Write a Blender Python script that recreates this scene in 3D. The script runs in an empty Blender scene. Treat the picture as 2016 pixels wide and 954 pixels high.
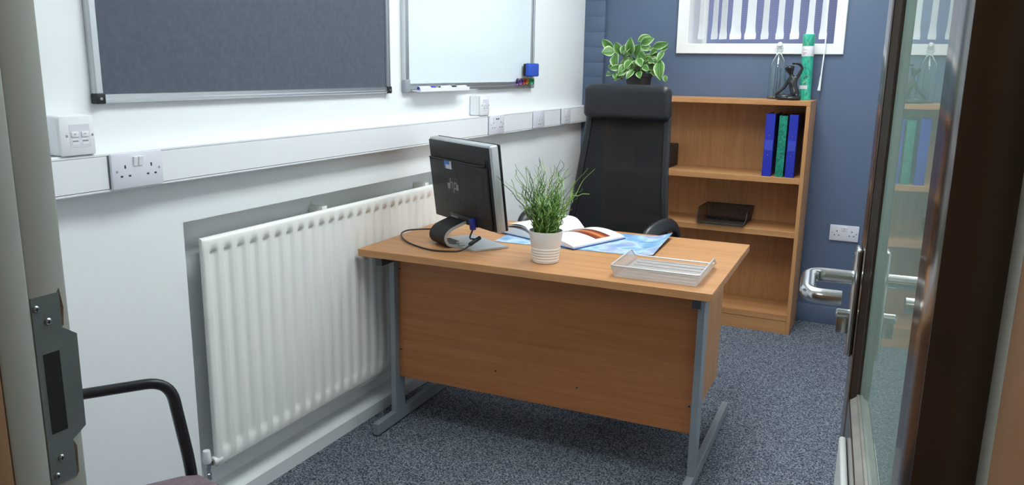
import bpy, bmesh, math, random
from mathutils import Vector, Matrix
random.seed(7)
sc = bpy.context.scene
col = sc.collection
PI = math.pi

# ------------------------------------------------------------------ camera
cam_d = bpy.data.cameras.new('camera'); cam = bpy.data.objects.new('camera', cam_d); col.objects.link(cam)
R_ = Vector((0.89959843, 0.43643782, 0.01564308)); U_ = Vector((-0.10784788, 0.18730378, 0.97636373)); F_ = Vector((-0.42319205, 0.88002235, -0.21556708))
cam.matrix_world = Matrix(((R_.x, U_.x, -F_.x, 1.73157), (R_.y, U_.y, -F_.y, -4.57648), (R_.z, U_.z, -F_.z, 1.36803), (0, 0, 0, 1)))
cam_d.sensor_width = 36.0; cam_d.sensor_fit = 'HORIZONTAL'; cam_d.lens = 1554.667 * 36.0 / 2016.0
cam_d.clip_start = 0.02
sc.camera = cam
# ------------------------------------------------------------------ world, exposure
w = bpy.data.worlds.new('world'); sc.world = w; w.use_nodes = True
w.node_tree.nodes['Background'].inputs[0].default_value = (0.75, 0.85, 1.0, 1)
w.node_tree.nodes['Background'].inputs[1].default_value = 0.25
sc.view_settings.view_transform = 'Standard'; sc.view_settings.look = 'None'
sc.view_settings.gamma = 1.0; sc.view_settings.use_curve_mapping = False
sc.view_settings.exposure = 0.32
PANEL_POWER = 11.0      # emission of the room's ceiling light panels
CORRIDOR_POWER = 6.5

# ------------------------------------------------------------------ materials
def lin(c):
    o = []
    for v in c[:3]:
        v = v / 255.0
        o.append(v / 12.92 if v <= 0.04045 else ((v + 0.055) / 1.055) ** 2.4)
    return (*o, 1.0)
MATS = {}
class NT:
    def __init__(s, name):
        s.m = bpy.data.materials.new(name); s.m.use_nodes = True; s.t = s.m.node_tree
        s.b = s.t.nodes['Principled BSDF']; s.out = s.t.nodes['Material Output']
        MATS[name] = s.m
    def n(s, typ, **kw):
        nd = s.t.nodes.new(typ)
        for k, v in kw.items():
            if hasattr(nd, k): setattr(nd, k, v)
            else: nd.inputs[k].default_value = v
        return nd
    def l(s, a, b): s.t.links.new(a, b)
    def coord(s, scale=(1, 1, 1), kind='Object'):
        tc = s.n('ShaderNodeTexCoord'); mp = s.n('ShaderNodeMapping'); mp.inputs['Scale'].default_value = scale
        s.l(tc.outputs[kind], mp.inputs['Vector']); return mp.outputs[0]
    def ramp(s, fac, stops, interp='LINEAR'):
        r = s.n('ShaderNodeValToRGB'); cr = r.color_ramp; cr.interpolation = interp
        while len(cr.elements) < len(stops): cr.elements.new(0.5)
        for e, (p, c) in zip(cr.elements, stops): e.position = p; e.color = c
        s.l(fac, r.inputs[0]); return r.outputs[0]
    def bump(s, h, strength, dist=0.001):
        b = s.n('ShaderNodeBump'); b.inputs['Strength'].default_value = strength; b.inputs['Distance'].default_value = dist
        s.l(h, b.inputs['Height']); s.l(b.outputs[0], s.b.inputs['Normal'])
def mat(name, rgb, rough=0.5, metal=0.0, var=0.0, vscale=6.0, bump=0.0, bscale=300.0, coat=0.0, spec=None, emit=None, estr=0):
    k = NT(name); c = lin(rgb)
    k.b.inputs['Roughness'].default_value = rough; k.b.inputs['Metallic'].default_value = metal
    if spec is not None: k.b.inputs['Specular IOR Level'].default_value = spec
    if coat: k.b.inputs['Coat Weight'].default_value = coat; k.b.inputs['Coat Roughness'].default_value = 0.1
    nz = k.n('ShaderNodeTexNoise'); nz.inputs['Scale'].default_value = vscale; nz.inputs['Detail'].default_value = 4
    k.l(k.coord(), nz.inputs['Vector'])
    lo = tuple(v * (1 - var) for v in c[:3]) + (1,); hi = tuple(min(1, v * (1 + var)) for v in c[:3]) + (1,)
    k.l(k.ramp(nz.outputs['Fac'], [(0.3, lo), (0.7, hi)]), k.b.inputs['Base Color'])
    if bump:
        n2 = k.n('ShaderNodeTexNoise'); n2.inputs['Scale'].default_value = bscale; n2.inputs['Detail'].default_value = 3
        k.l(k.coord(), n2.inputs['Vector']); k.bump(n2.outputs['Fac'], bump)
    if emit is not None:
        k.b.inputs['Emission Color'].default_value = lin(emit); k.b.inputs['Emission Strength'].default_value = estr
    return k.m
def wood(name, scale, base=(200, 147, 98), dark=(182, 126, 78), rough=0.42):
    k = NT(name)
    n1 = k.n('ShaderNodeTexNoise'); n1.inputs['Scale'].default_value = 1.0; n1.inputs['Detail'].default_value = 6; n1.inputs['Roughness'].default_value = 0.65
    k.l(k.coord(scale), n1.inputs['Vector'])
    n2 = k.n('ShaderNodeTexNoise'); n2.inputs['Scale'].default_value = 1.0; n2.inputs['Detail'].default_value = 2
    k.l(k.coord(tuple(v * 6 for v in scale)), n2.inputs['Vector'])
    c1 = k.ramp(n1.outputs['Fac'], [(0.25, lin(dark)), (0.6, lin(base)), (0.85, lin(tuple(min(255, v + 8) for v in base)))])
    mx = k.n('ShaderNodeMix', data_type='RGBA', blend_type='MULTIPLY'); mx.inputs['Factor'].default_value = 0.35
    k.l(c1, mx.inputs['A']); k.l(k.ramp(n2.outputs['Fac'], [(0.35, (0.72, 0.66, 0.6, 1)), (0.55, (1, 1, 1, 1))]), mx.inputs['B'])
    k.l(mx.outputs['Result'], k.b.inputs['Base Color'])
    k.b.inputs['Roughness'].default_value = rough
    return k.m
mat('white_wall', (240, 243, 245), 0.55, var=0.015, vscale=2, bump=0.15, bscale=60)
mat('blue_wall', (91, 107, 133), 0.5, var=0.04, vscale=3, bump=0.12, bscale=80)
mat('ceiling_white', (240, 240, 238), 0.8, var=0.02)
mat('tan_wall', (176, 140, 108), 0.6, var=0.04)
mat('frame_cream', (198, 200, 192), 0.35, var=0.05, vscale=9, bump=0.2, bscale=40)
mat('frame_tan', (170, 128, 92), 0.45, var=0.08)
mat('skirting_white', (228, 232, 234), 0.4, var=0.02, bump=0.1, bscale=30)
mat('trunking_white', (236, 238, 242), 0.3, var=0.01)
mat('socket_white', (222, 222, 232), 0.3, var=0.01)
mat('switch_white', (238, 239, 243), 0.25, var=0.01)
mat('hole_dark', (40, 42, 46), 0.7)
mat('screw_steel', (170, 174, 176), 0.3, 1.0, var=0.1, vscale=200)
mat('aluminium', (200, 204, 208), 0.32, 0.9, var=0.03, vscale=4)
mat('grey_plastic', (150, 156, 164), 0.4, var=0.02)
mat('black_plastic', (26, 27, 30), 0.38, var=0.08)
mat('notice_felt', (92, 99, 110), 0.95, var=0.07, vscale=60, bump=0.5, bscale=500, spec=0.1)
mat('whiteboard', (226, 236, 242), 0.12, var=0.01)
mat('radiator_white', (240, 240, 236), 0.3, var=0.015)
mat('chrome', (205, 208, 212), 0.12, 1.0, var=0.02)
mat('satin_steel', (206, 208, 208), 0.22, 1.0, var=0.03, vscale=30)
wood('wood_x', (1.2, 26, 40)); wood('wood_y', (26, 1.2, 40)); wood('wood_z', (26, 40, 1.2))
wood('wood_panel_shaded', (1.2, 26, 34), (184, 120, 72), (166, 102, 58))  # same beech, darkened: the front panel's shade is put into the colour
mat('tray_steel', (214, 216, 218), 0.35, 0.35)
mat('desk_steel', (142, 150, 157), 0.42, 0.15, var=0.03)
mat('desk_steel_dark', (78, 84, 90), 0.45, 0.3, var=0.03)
mat('leather_black', (27, 29, 34), 0.42, var=0.1, vscale=30, bump=0.25, bscale=250)
mat('chair_plastic', (30, 31, 35), 0.35, var=0.06)
mat('seat_mauve', (122, 104, 110), 0.9, var=0.15, vscale=60, bump=0.5, bscale=400)
mat('monitor_black', (15, 16, 18), 0.48, var=0.05, bump=0.1, bscale=500)
mat('monitor_silver', (188, 192, 194), 0.35, 0.6, var=0.02)
mat('vga_blue', (38, 48, 140), 0.45)
mat('logo_grey', (128, 130, 134), 0.3, 0.4)
mat('sticker_white', (214, 220, 230), 0.5)
mat('sticker_blue', (70, 130, 205), 0.5)
mat('pot_white', (234, 232, 228), 0.35, var=0.01)
mat('soil', (48, 36, 26), 0.95, var=0.3, vscale=120, bump=1, bscale=200)
mat('grass_green', (84, 128, 48), 0.5, var=0.25, vscale=30)
mat('grass_light', (140, 176, 90), 0.5, var=0.2, vscale=30)
mat('grass_dark', (40, 74, 36), 0.5, var=0.25, vscale=30)
mat('leaf_stem', (96, 128, 66), 0.5, var=0.15)
mat('pot_black', (24, 26, 28), 0.5)
mat('paper', (240, 240, 240), 0.7, var=0.01)
mat('book_cover', (46, 84, 150), 0.35, var=0.1)
mat('map_under', (40, 42, 50), 0.7)
mat('binder_blue', (36, 48, 168), 0.3, var=0.05)
mat('binder_label', (58, 72, 184), 0.15)
mat('figure_black', (28, 28, 32), 0.28, var=0.08)
mat('blind_white', (250, 251, 253), 0.75, var=0.01, bump=0.1, bscale=900)
mat('trim_white', (240, 240, 238), 0.35, var=0.01)
mat('door_brown', (68, 56, 48), 0.16, var=0.12, vscale=12, bump=0.12, bscale=25)
mat('door_plate_white', (224, 228, 226), 0.35)
mat('strike_steel', (132, 138, 140), 0.42, 0.4, var=0.12, vscale=15)
mat('raw_wood', (120, 96, 76), 0.8, var=0.3, vscale=60)
mat('eraser_blue', (44, 84, 190), 0.7, var=0.05)
mat('marker_white', (236, 238, 242), 0.35)
mat('marker_blue', (40, 56, 160), 0.4)
mat('marker_black', (24, 24, 28), 0.4)
mat('box_black', (30, 30, 34), 0.6)
mat('wire_steel', (150, 152, 154), 0.35, 0.9)
mat('corridor_floor', (96, 92, 88), 0.8, var=0.1)
mat('light_frame', (235, 235, 235), 0.5)
mat('light_diffuser', (255, 255, 255), 0.6, emit=(243, 252, 253), estr=PANEL_POWER)
mat('corridor_diffuser', (255, 255, 255), 0.6, emit=(255, 246, 232), estr=CORRIDOR_POWER)
mat('base_dark', (60, 62, 66), 0.5)
def trans(name, rgb, rough=0.0, ior=1.45, weight=1.0):
    k = NT(name); k.b.inputs['Base Color'].default_value = lin(rgb); k.b.inputs['Roughness'].default_value = rough
    k.b.inputs['IOR'].default_value = ior; k.b.inputs['Transmission Weight'].default_value = weight
    nz = k.n('ShaderNodeTexNoise'); nz.inputs['Scale'].default_value = 5; k.l(k.coord(), nz.inputs['Vector'])
    mr = k.n('ShaderNodeMapRange'); mr.inputs['To Min'].default_value = rough; mr.inputs['To Max'].default_value = rough + 0.015
    k.l(nz.outputs['Fac'], mr.inputs['Value']); k.l(mr.outputs[0], k.b.inputs['Roughness'])
    return k.m
trans('door_glass', (214, 236, 228), 0.0, 1.5)
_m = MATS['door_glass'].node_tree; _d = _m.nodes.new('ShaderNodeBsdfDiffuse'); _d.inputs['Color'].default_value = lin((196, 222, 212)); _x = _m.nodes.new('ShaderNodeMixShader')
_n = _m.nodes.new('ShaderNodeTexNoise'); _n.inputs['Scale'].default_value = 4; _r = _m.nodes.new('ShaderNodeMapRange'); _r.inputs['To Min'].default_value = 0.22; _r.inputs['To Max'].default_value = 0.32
_m.links.new(_n.outputs['Fac'], _r.inputs['Value']); _m.links.new(_r.outputs[0], _x.inputs[0])      # pale green diffuse layer mixed over the glass
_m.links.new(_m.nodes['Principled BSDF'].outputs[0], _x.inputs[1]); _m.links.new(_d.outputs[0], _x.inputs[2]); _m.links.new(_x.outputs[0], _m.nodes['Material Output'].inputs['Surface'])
mat('bead_grey', (150, 147, 140), 0.3, var=0.18, vscale=18, bump=0.3, bscale=40)  # paler mottled grey for the bottom bead, other beads are brown
trans('bottle_glass', (244, 250, 248), 0.0, 1.45)
trans('magnet_purple', (150, 125, 225), 0.1); trans('magnet_red', (240, 95, 80), 0.1); trans('magnet_orange', (250, 180, 90), 0.1); trans('magnet_green', (90, 225, 150), 0.1)
# carpet: speckled loop pile
k = NT('carpet')
n1 = k.n('ShaderNodeTexNoise'); n1.inputs['Scale'].default_value = 190; n1.inputs['Detail'].default_value = 3; n1.inputs['Roughness'].default_value = 0.7; k.l(k.coord(), n1.inputs['Vector'])
v1 = k.n('ShaderNodeTexVoronoi'); v1.inputs['Scale'].default_value = 260; k.l(k.coord(), v1.inputs['Vector'])
sep = k.n('ShaderNodeSeparateColor'); k.l(v1.outputs['Color'], sep.inputs[0])
ad = k.n('ShaderNodeMath', operation='ADD'); k.l(n1.outputs['Fac'], ad.inputs[0])
ml = k.n('ShaderNodeMath', operation='MULTIPLY'); k.l(sep.outputs[0], ml.inputs[0]); ml.inputs[1].default_value = 0.5; k.l(ml.outputs[0], ad.inputs[1])
k.l(k.ramp(ad.outputs[0], [(0.45, lin((46, 50, 60))), (0.72, lin((92, 100, 114))), (1.0, lin((164, 170, 180)))]), k.b.inputs['Base Color'])
k.b.inputs['Roughness'].default_value = 1.0; k.b.inputs['Specular IOR Level'].default_value = 0.05
k.bump(ad.outputs[0], 1.0, 0.004)
# window film
k = NT('window_film')
wv = k.n('ShaderNodeTexWave', wave_type='BANDS', bands_direction='Z'); wv.inputs['Scale'].default_value = 26; wv.inputs['Distortion'].default_value = 1.5; k.l(k.coord(), wv.inputs['Vector'])
k.l(k.ramp(wv.outputs['Fac'], [(0.0, lin((116, 122, 158))), (1.0, lin((128, 134, 168)))]), k.b.inputs['Base Color']); k.b.inputs['Roughness'].default_value = 0.18
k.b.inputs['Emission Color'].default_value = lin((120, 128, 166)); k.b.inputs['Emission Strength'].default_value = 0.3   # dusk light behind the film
# wire meshes with real holes
def meshmat(name, rgb, metal, kx, open_, rough=0.35):
    k = NT(name); k.b.inputs['Base Color'].default_value = lin(rgb); k.b.inputs['Metallic'].default_value = metal; k.b.inputs['Roughness'].default_value = rough
    co = k.coord(kind='UV'); sp = k.n('ShaderNodeSeparateXYZ'); k.l(co, sp.inputs[0])
    outs = []
    for sgn in (1, -1):
        m1 = k.n('ShaderNodeMath', operation='MULTIPLY'); m1.inputs[1].default_value = sgn; k.l(sp.outputs[1], m1.inputs[0])
        a = k.n('ShaderNodeMath', operation='ADD'); k.l(sp.outputs[0], a.inputs[0]); k.l(m1.outputs[0], a.inputs[1])
        m2 = k.n('ShaderNodeMath', operation='MULTIPLY'); m2.inputs[1].default_value = kx; k.l(a.outputs[0], m2.inputs[0])
        s_ = k.n('ShaderNodeMath', operation='SINE'); k.l(m2.outputs[0], s_.inputs[0]); ab = k.n('ShaderNodeMath', operation='ABSOLUTE'); k.l(s_.outputs[0], ab.inputs[0]); outs.append(ab.outputs[0])
    mx = k.n('ShaderNodeMath', operation='MINIMUM'); k.l(outs[0], mx.inputs[0]); k.l(outs[1], mx.inputs[1])
    lt = k.n('ShaderNodeMath', operation='LESS_THAN'); lt.inputs[1].default_value = open_; k.l(mx.outputs[0], lt.inputs[0])
    k.l(lt.outputs[0], k.b.inputs['Alpha'])
    return k.m
meshmat('silver_mesh', (206, 208, 210), 0.3, 820, 0.56)
meshmat('black_mesh', (24, 24, 28), 0.2, 640, 0.62, 0.5)
meshmat('chair_mesh', (20, 21, 24), 0.0, 900, 0.965, 0.8)
# map and printed pages (UV)
k = NT('map_print')
nz = k.n('ShaderNodeTexNoise'); nz.inputs['Scale'].default_value = 9; nz.inputs['Detail'].default_value = 7; k.l(k.coord(), nz.inputs['Vector'])
k.l(k.ramp(nz.outputs['Fac'], [(0.3, lin((92, 136, 186))), (0.45, lin((140, 184, 220))), (0.52, lin((196, 220, 236))), (0.58, lin((172, 180, 214))), (0.7, lin((120, 164, 210)))]), k.b.inputs['Base Color']); k.b.inputs['Roughness'].default_value = 0.35
def page(name, band):
    k = NT(name); co = k.coord(kind='UV'); sp = k.n('ShaderNodeSeparateXYZ'); k.l(co, sp.inputs[0])
    nz = k.n('ShaderNodeTexNoise'); nz.inputs['Scale'].default_value = 7; nz.inputs['Detail'].default_value = 4; k.l(co, nz.inputs['Vector'])
    if band:
        pic = k.ramp(sp.outputs[1], [(0.0, lin((240, 240, 238))), (0.50, lin((240, 240, 238))), (0.505, lin((96, 36, 22))), (0.60, lin((150, 62, 28))), (0.66, lin((214, 140, 84))), (0.72, lin((150, 60, 30))), (0.80, lin((88, 34, 24))), (0.805, lin((240, 240, 238)))], 'LINEAR')
        x1 = k.n('ShaderNodeMath', operation='GREATER_THAN'); x1.inputs[1].default_value = 0.06; k.l(sp.outputs[0], x1.inputs[0])
        x2 = k.n('ShaderNodeMath', operation='LESS_THAN'); x2.inputs[1].default_value = 0.9; k.l(sp.outputs[0], x2.inputs[0])
        mm = k.n('ShaderNodeMath', operation='MULTIPLY'); k.l(x1.outputs[0], mm.inputs[0]); k.l(x2.outputs[0], mm.inputs[1])
        mx = k.n('ShaderNodeMix', data_type='RGBA'); k.l(mm.outputs[0], mx.inputs['Factor']); mx.inputs['A'].default_value = lin((240, 240, 238)); k.l(pic, mx.inputs['B'])
        k.l(mx.outputs['Result'], k.b.inputs['Base Color'])
    else:
        pic = k.ramp(nz.outputs['Fac'], [(0.35, lin((70, 86, 140))), (0.5, lin((150, 160, 190))), (0.6, lin((236, 236, 238)))])
        g = k.n('ShaderNodeMath', operation='GREATER_THAN'); g.inputs[1].default_value = 0.55; k.l(sp.outputs[1], g.inputs[0])
        mx = k.n('ShaderNodeMix', data_type='RGBA'); k.l(g.outputs[0], mx.inputs['Factor']); mx.inputs['A'].default_value = lin((236, 236, 238)); k.l(pic, mx.inputs['B'])
        k.l(mx.outputs['Result'], k.b.inputs['Base Color'])
    k.b.inputs['Roughness'].default_value = 0.4
page('page_picture', True); page('page_text', False)
# variegated leaf (UV: x across, y along)
k = NT('leaf_variegated'); co = k.coord(kind='UV'); sp = k.n('ShaderNodeSeparateXYZ'); k.l(co, sp.inputs[0])
d = k.n('ShaderNodeMath', operation='SUBTRACT'); d.inputs[1].default_value = 0.5; k.l(sp.outputs[0], d.inputs[0]); ab = k.n('ShaderNodeMath', operation='ABSOLUTE'); k.l(d.outputs[0], ab.inputs[0])
nz = k.n('ShaderNodeTexNoise'); nz.inputs['Scale'].default_value = 5; nz.inputs['Detail'].default_value = 3; k.l(co, nz.inputs['Vector'])
nm = k.n('ShaderNodeMath', operation='MULTIPLY_ADD'); nm.inputs[1].default_value = 0.22; nm.inputs[2].default_value = -0.11; k.l(nz.outputs['Fac'], nm.inputs[0])
ad = k.n('ShaderNodeMath', operation='ADD'); k.l(ab.outputs[0], ad.inputs[0]); k.l(nm.outputs[0], ad.inputs[1])
k.l(k.ramp(ad.outputs[0], [(0.0, lin((112, 150, 84))), (0.05, lin((64, 108, 48))), (0.30, lin((92, 146, 62))), (0.41, lin((150, 190, 112))), (0.47, lin((224, 232, 200)))]), k.b.inputs['Base Color'])
k.b.inputs['Roughness'].default_value = 0.4
# marbled green cover and patterned tube
k = NT('binder_green'); nz = k.n('ShaderNodeTexNoise'); nz.inputs['Scale'].default_value = 45; nz.inputs['Detail'].default_value = 6; nz.inputs['Distortion'].default_value = 1.5; k.l(k.coord(), nz.inputs['Vector'])
k.l(k.ramp(nz.outputs['Fac'], [(0.35, lin((10, 92, 78))), (0.5, lin((18, 128, 108))), (0.65, lin((40, 150, 126)))]), k.b.inputs['Base Color']); k.b.inputs['Roughness'].default_value = 0.35
k = NT('tube_print'); nz = k.n('ShaderNodeTexNoise'); nz.inputs['Scale'].default_value = 30; nz.inputs['Detail'].default_value = 5; nz.inputs['Distortion'].default_value = 2.0; k.l(k.coord((1, 1, 0.5)), nz.inputs['Vector'])
k.l(k.ramp(nz.outputs['Fac'], [(0.3, lin((36, 132, 110))), (0.45, lin((50, 184, 156))), (0.6, lin((70, 196, 164))), (0.68, lin((176, 204, 150))), (0.75, lin((60, 180, 150)))]), k.b.inputs['Base Color']); k.b.inputs['Roughness'].default_value = 0.35
mat('tube_label', (226, 222, 228), 0.5); mat('tube_text', (150, 90, 110), 0.5); mat('tube_leafmark', (104, 84, 78), 0.5)

# ------------------------------------------------------------------ mesh helpers
def bm_new(): return bmesh.new()
def add_box(bm, x0, x1, y0, y1, z0, z1, bev=0.0, seg=2, M=None):
    t = bmesh.new(); bmesh.ops.create_cube(t, size=1)
    for v in t.verts:
        v.co = Vector(((x0 + x1) / 2 + v.co.x * (x1 - x0), (y0 + y1) / 2 + v.co.y * (y1 - y0), (z0 + z1) / 2 + v.co.z * (z1 - z0)))
    if bev > 0: bmesh.ops.bevel(t, geom=list(t.edges), offset=bev, segments=seg, affect='EDGES', profile=0.5, clamp_overlap=True)
    if M is not None: t.transform(M)
    merge(bm, t)
def merge(bm, t):
    mp = {}
    for v in t.verts: mp[v] = bm.verts.new(v.co)
    for f in t.faces:
        try:
            nf = bm.faces.new([mp[v] for v in f.verts]); nf.material_index = f.material_index
        except ValueError: pass
    t.free()
def smooth_path(pts, n=6):
    pts = [Vector(p) for p in pts]; out = []
    P = [pts[0] * 2 - pts[1]] + pts + [pts[-1] * 2 - pts[-2]]
    for i in range(1, len(P) - 2):
        for j in range(n):
            t = j / n; a, b, c, d = P[i - 1], P[i], P[i + 1], P[i + 2]
            out.append(0.5 * ((2 * b) + (c - a) * t + (2 * a - 5 * b + 4 * c - d) * t * t + (3 * b - a - 3 * c + d) * t ** 3))
    out.append(pts[-1]); return out
def round_path(pts, r, n=6):
    """polyline with corners rounded by radius r"""
    pts = [Vector(p) for p in pts]; out = [pts[0]]
    for a, b, c in zip(pts, pts[1:], pts[2:]):
        rr = min(r, (a - b).length * 0.48, (c - b).length * 0.48)
        p0 = b + (a - b).normalized() * rr; p1 = b + (c - b).normalized() * rr
        for i in range(n + 1):
            t = i / n; out.append((1 - t) ** 2 * p0 + 2 * t * (1 - t) * b + t * t * p1)
    out.append(pts[-1]); return out
def add_tube(bm, path, r, sides=10, rad=None, flat=None, mi=0, up=None):
    """tube; rad: per-point radius list; flat=(a,b): elliptic half sizes along side/up axes"""
    path = [Vector(p) for p in path]; rings = []
    N = None
    for i, p in enumerate(path):
        t = (path[min(i + 1, len(path) - 1)] - path[max(i - 1, 0)]).normalized()
        if up is not None:
            n = Vector(up) - t * t.dot(Vector(up)); n = n.normalized() if n.length > 1e-5 else t.orthogonal().normalized()
        elif N is None: n = t.orthogonal().normalized()
        else:
            n = N - t * t.dot(N); n = n.normalized() if n.length > 1e-6 else t.orthogonal().normalized()
        N = n; b = t.cross(n); rr = rad[i] if rad else r; ring = []
        for k in range(sides):
            a = 2 * PI * k / sides
            if flat: ring.append(bm.verts.new(p + b * math.cos(a) * flat[0] + n * math.sin(a) * flat[1]))
            else: ring.append(bm.verts.new(p + (b * math.cos(a) + n * math.sin(a)) * rr))
        rings.append(ring)
    for a, b in zip(rings, rings[1:]):
        for k in range(sides):
            f = bm.faces.new((a[k], a[(k + 1) % sides], b[(k + 1) % sides], b[k])); f.material_index = mi
    for rg, rev in ((rings[0], True), (rings[-1], False)):
        f = bm.faces.new(rg[::-1] if rev else rg); f.material_index = mi
def add_lathe(bm, prof, c=(0, 0, 0), seg=32, M=None):
    t = bmesh.new(); rings = []
    for r, z in prof:
        if r < 1e-6: rings.append([t.verts.new((0, 0, z))])
        else: rings.append([t.verts.new((r * math.cos(2 * PI * k / seg), r * math.sin(2 * PI * k / seg), z)) for k in range(seg)])
    for a, b in zip(rings, rings[1:]):
        for k in range(seg):
            k2 = (k + 1) % seg
            if len(a) == 1 and len(b) == 1: continue
            if len(a) == 1: t.faces.new((a[0], b[k2], b[k]))
            elif len(b) == 1: t.faces.new((a[k], a[k2], b[0]))
            else: t.faces.new((a[k], a[k2], b[k2], b[k]))
    if M is not None: t.transform(M)
    bmesh.ops.translate(t, verts=t.verts, vec=Vector(c)); merge(bm, t)
def add_prism(bm, poly, axis, a, b):
    """extrude 2D polygon along axis from a to b; poly coords are the other two axes in xyz order"""
    def pt(p, h):
        if axis == 'x': return (h, p[0], p[1])
        if axis == 'y': return (p[0], h, p[1])
        return (p[0], p[1], h)
    A = [bm.verts.new(pt(p, a)) for p in poly]; B = [bm.verts.new(pt(p, b)) for p in poly]; n = len(poly)
    bm.faces.new(A); bm.faces.new(B[::-1])
    for i in range(n): bm.faces.new((A[i], B[i], B[(i + 1) % n], A[(i + 1) % n]))
def tag(o, label=None, cat=None, group=None, kind=None):
    if label: o['label'] = label
    if cat: o['category'] = cat
    if group: o['group'] = group
    if kind: o['kind'] = kind
    return o
def finish(name, bm, m, angle=35):
    bmesh.ops.recalc_face_normals(bm, faces=bm.faces)
    me = bpy.data.meshes.new(name); bm.to_mesh(me); bm.free()
    for x in (m if isinstance(m, (list, tuple)) else [m]): me.materials.append(MATS[x])
    for p in me.polygons: p.use_smooth = True
    me.set_sharp_from_angle(angle=math.radians(angle))
    return me
def obj(name, bm, m, parent=None, angle=35):
    me = finish(name, bm, m, angle) if isinstance(bm, bmesh.types.BMesh) else bm
    o = bpy.data.objects.new(name, me); col.objects.link(o)
    if parent: o.parent = parent
    return o
def empty(name, loc=(0, 0, 0), rz=0.0, label=None, cat=None, group=None, kind=None):
    o = bpy.data.objects.new(name, None); col.objects.link(o); o.location = loc; o.rotation_euler = (0, 0, rz); o.empty_display_size = 0.05
    return tag(o, label, cat, group, kind)
def box(name, x0, x1, y0, y1, z0, z1, m, parent=None, bev=0.0, seg=2, M=None):
    bm = bm_new(); add_box(bm, x0, x1, y0, y1, z0, z1, bev, seg, M); return obj(name, bm, m, parent)
def tube(name, path, r, m, parent=None, sides=10, **kw):
    bm = bm_new(); add_tube(bm, path, r, sides, **kw); return obj(name, bm, m, parent, 60)
def lathe(name, prof, c, m, parent=None, seg=32, M=None):
    bm = bm_new(); add_lathe(bm, prof, c, seg, M); return obj(name, bm, m, parent)
def share(src, parent, loc=None, rot=None, name=None):
    o = src.copy(); col.objects.link(o); o.parent = parent
    if loc is not None: o.location = loc
    if rot is not None: o.rotation_euler = rot
    if name: o.name = name
    return o
ROTX = lambda a: Matrix.Rotation(a, 4, 'X')
ROTY = lambda a: Matrix.Rotation(a, 4, 'Y')
ROTZ = lambda a: Matrix.Rotation(a, 4, 'Z')
T = lambda x, y, z: Matrix.Translation((x, y, z))

# ================================================================== the room
XR, ZC, YF, YC = 2.02, 2.5, -4.02, -4.14     # right wall, ceiling, front wall (room face), front wall (corridor face)
bm = bm_new(); add_box(bm, -0.2, XR + 0.1, YC, 0.5, -0.1, 0)
tag(obj('floor', bm, 'carpet'), 'speckled blue grey carpet covering the office floor', 'floor', kind='structure')
bm = bm_new(); add_box(bm, -0.2, XR + 0.1, YC, 0.1, ZC, ZC + 0.1)
tag(obj('ceiling', bm, 'ceiling_white'), 'plain white ceiling above the office', 'ceiling', kind='structure')
# left wall with radiator recess
RY0, RY1, RZ = -3.0565, -1.32, 0.941
bm = bm_new()
add_box(bm, -0.09, 0, YF, RY0, 0, ZC); add_box(bm, -0.09, 0, RY1, 0.0, 0, ZC); add_box(bm, -0.09, 0, RY0, RY1, RZ, ZC); add_box(bm, -0.2, -0.09, YF, 0.0, 0, ZC)
tag(obj('wall_left', bm, 'white_wall'), 'white painted wall with a shallow recess for the radiator', 'wall', kind='structure')
# back wall with window opening
WX0, WX1, WZ0, WZ1 = 0.6058, 1.389, 1.512, 2.24
bm = bm_new()
add_box(bm, -0.2, WX0, 0, 0.5, 0, ZC); add_box(bm, WX1, XR + 0.1, 0, 0.5, 0, ZC); add_box(bm, WX0, WX1, 0, 0.5, 0, WZ0); add_box(bm, WX0, WX1, 0, 0.5, WZ1, ZC)
wall_back = tag(obj('wall_back', bm, 'blue_wall'), 'slate blue painted wall behind the bookcase', 'wall', kind='structure')
# narrow painted brick pier in the corner, brick by brick
pier = tag(box('wall_pier', 0, 0.123, -0.0284, 0.0, 0, ZC, 'blue_wall'), 'narrow blue painted brick pier in the corner beside the white wall', 'wall', kind='structure')
bm = bm_new(); add_box(bm, 0.0005, 0.125, -0.03, -0.0005, 0, 0.0845, 0.0035, 2); bme = finish('brick', bm, 'blue_wall')
for i in range(28):
    b = obj('brick', bme, None, pier); b.location = (random.uniform(-0.0003, 0.0003), random.uniform(-0.0012, 0.0012), 0.061 + i * 0.087 - 0.0435)
box('baseboard', 0.127, XR, -0.014, 0, 0, 0.1, 'blue_wall', None, 0.003)
bb = bpy.data.objects['baseboard']; bb.name = 'baseboard_back'; tag(bb, 'blue painted skirting board along the blue wall', 'skirting', kind='structure')
tag(box('wall_right', XR, XR + 0.1, YF, 0, 0, ZC, 'white_wall'), 'plain white wall behind the open door', 'wall', kind='structure')
bm = bm_new(); add_box(bm, -0.2, 0.86, YC, YF, 0, ZC); add_box(bm, 1.85, XR + 0.1, YC, YF, 0, ZC); add_box(bm, 0.86, 1.85, YC, YF, 2.08, ZC)
tag(obj('wall_front', bm, 'white_wall'), 'wall with the doorway the room is seen through', 'wall', kind='structure')
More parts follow.
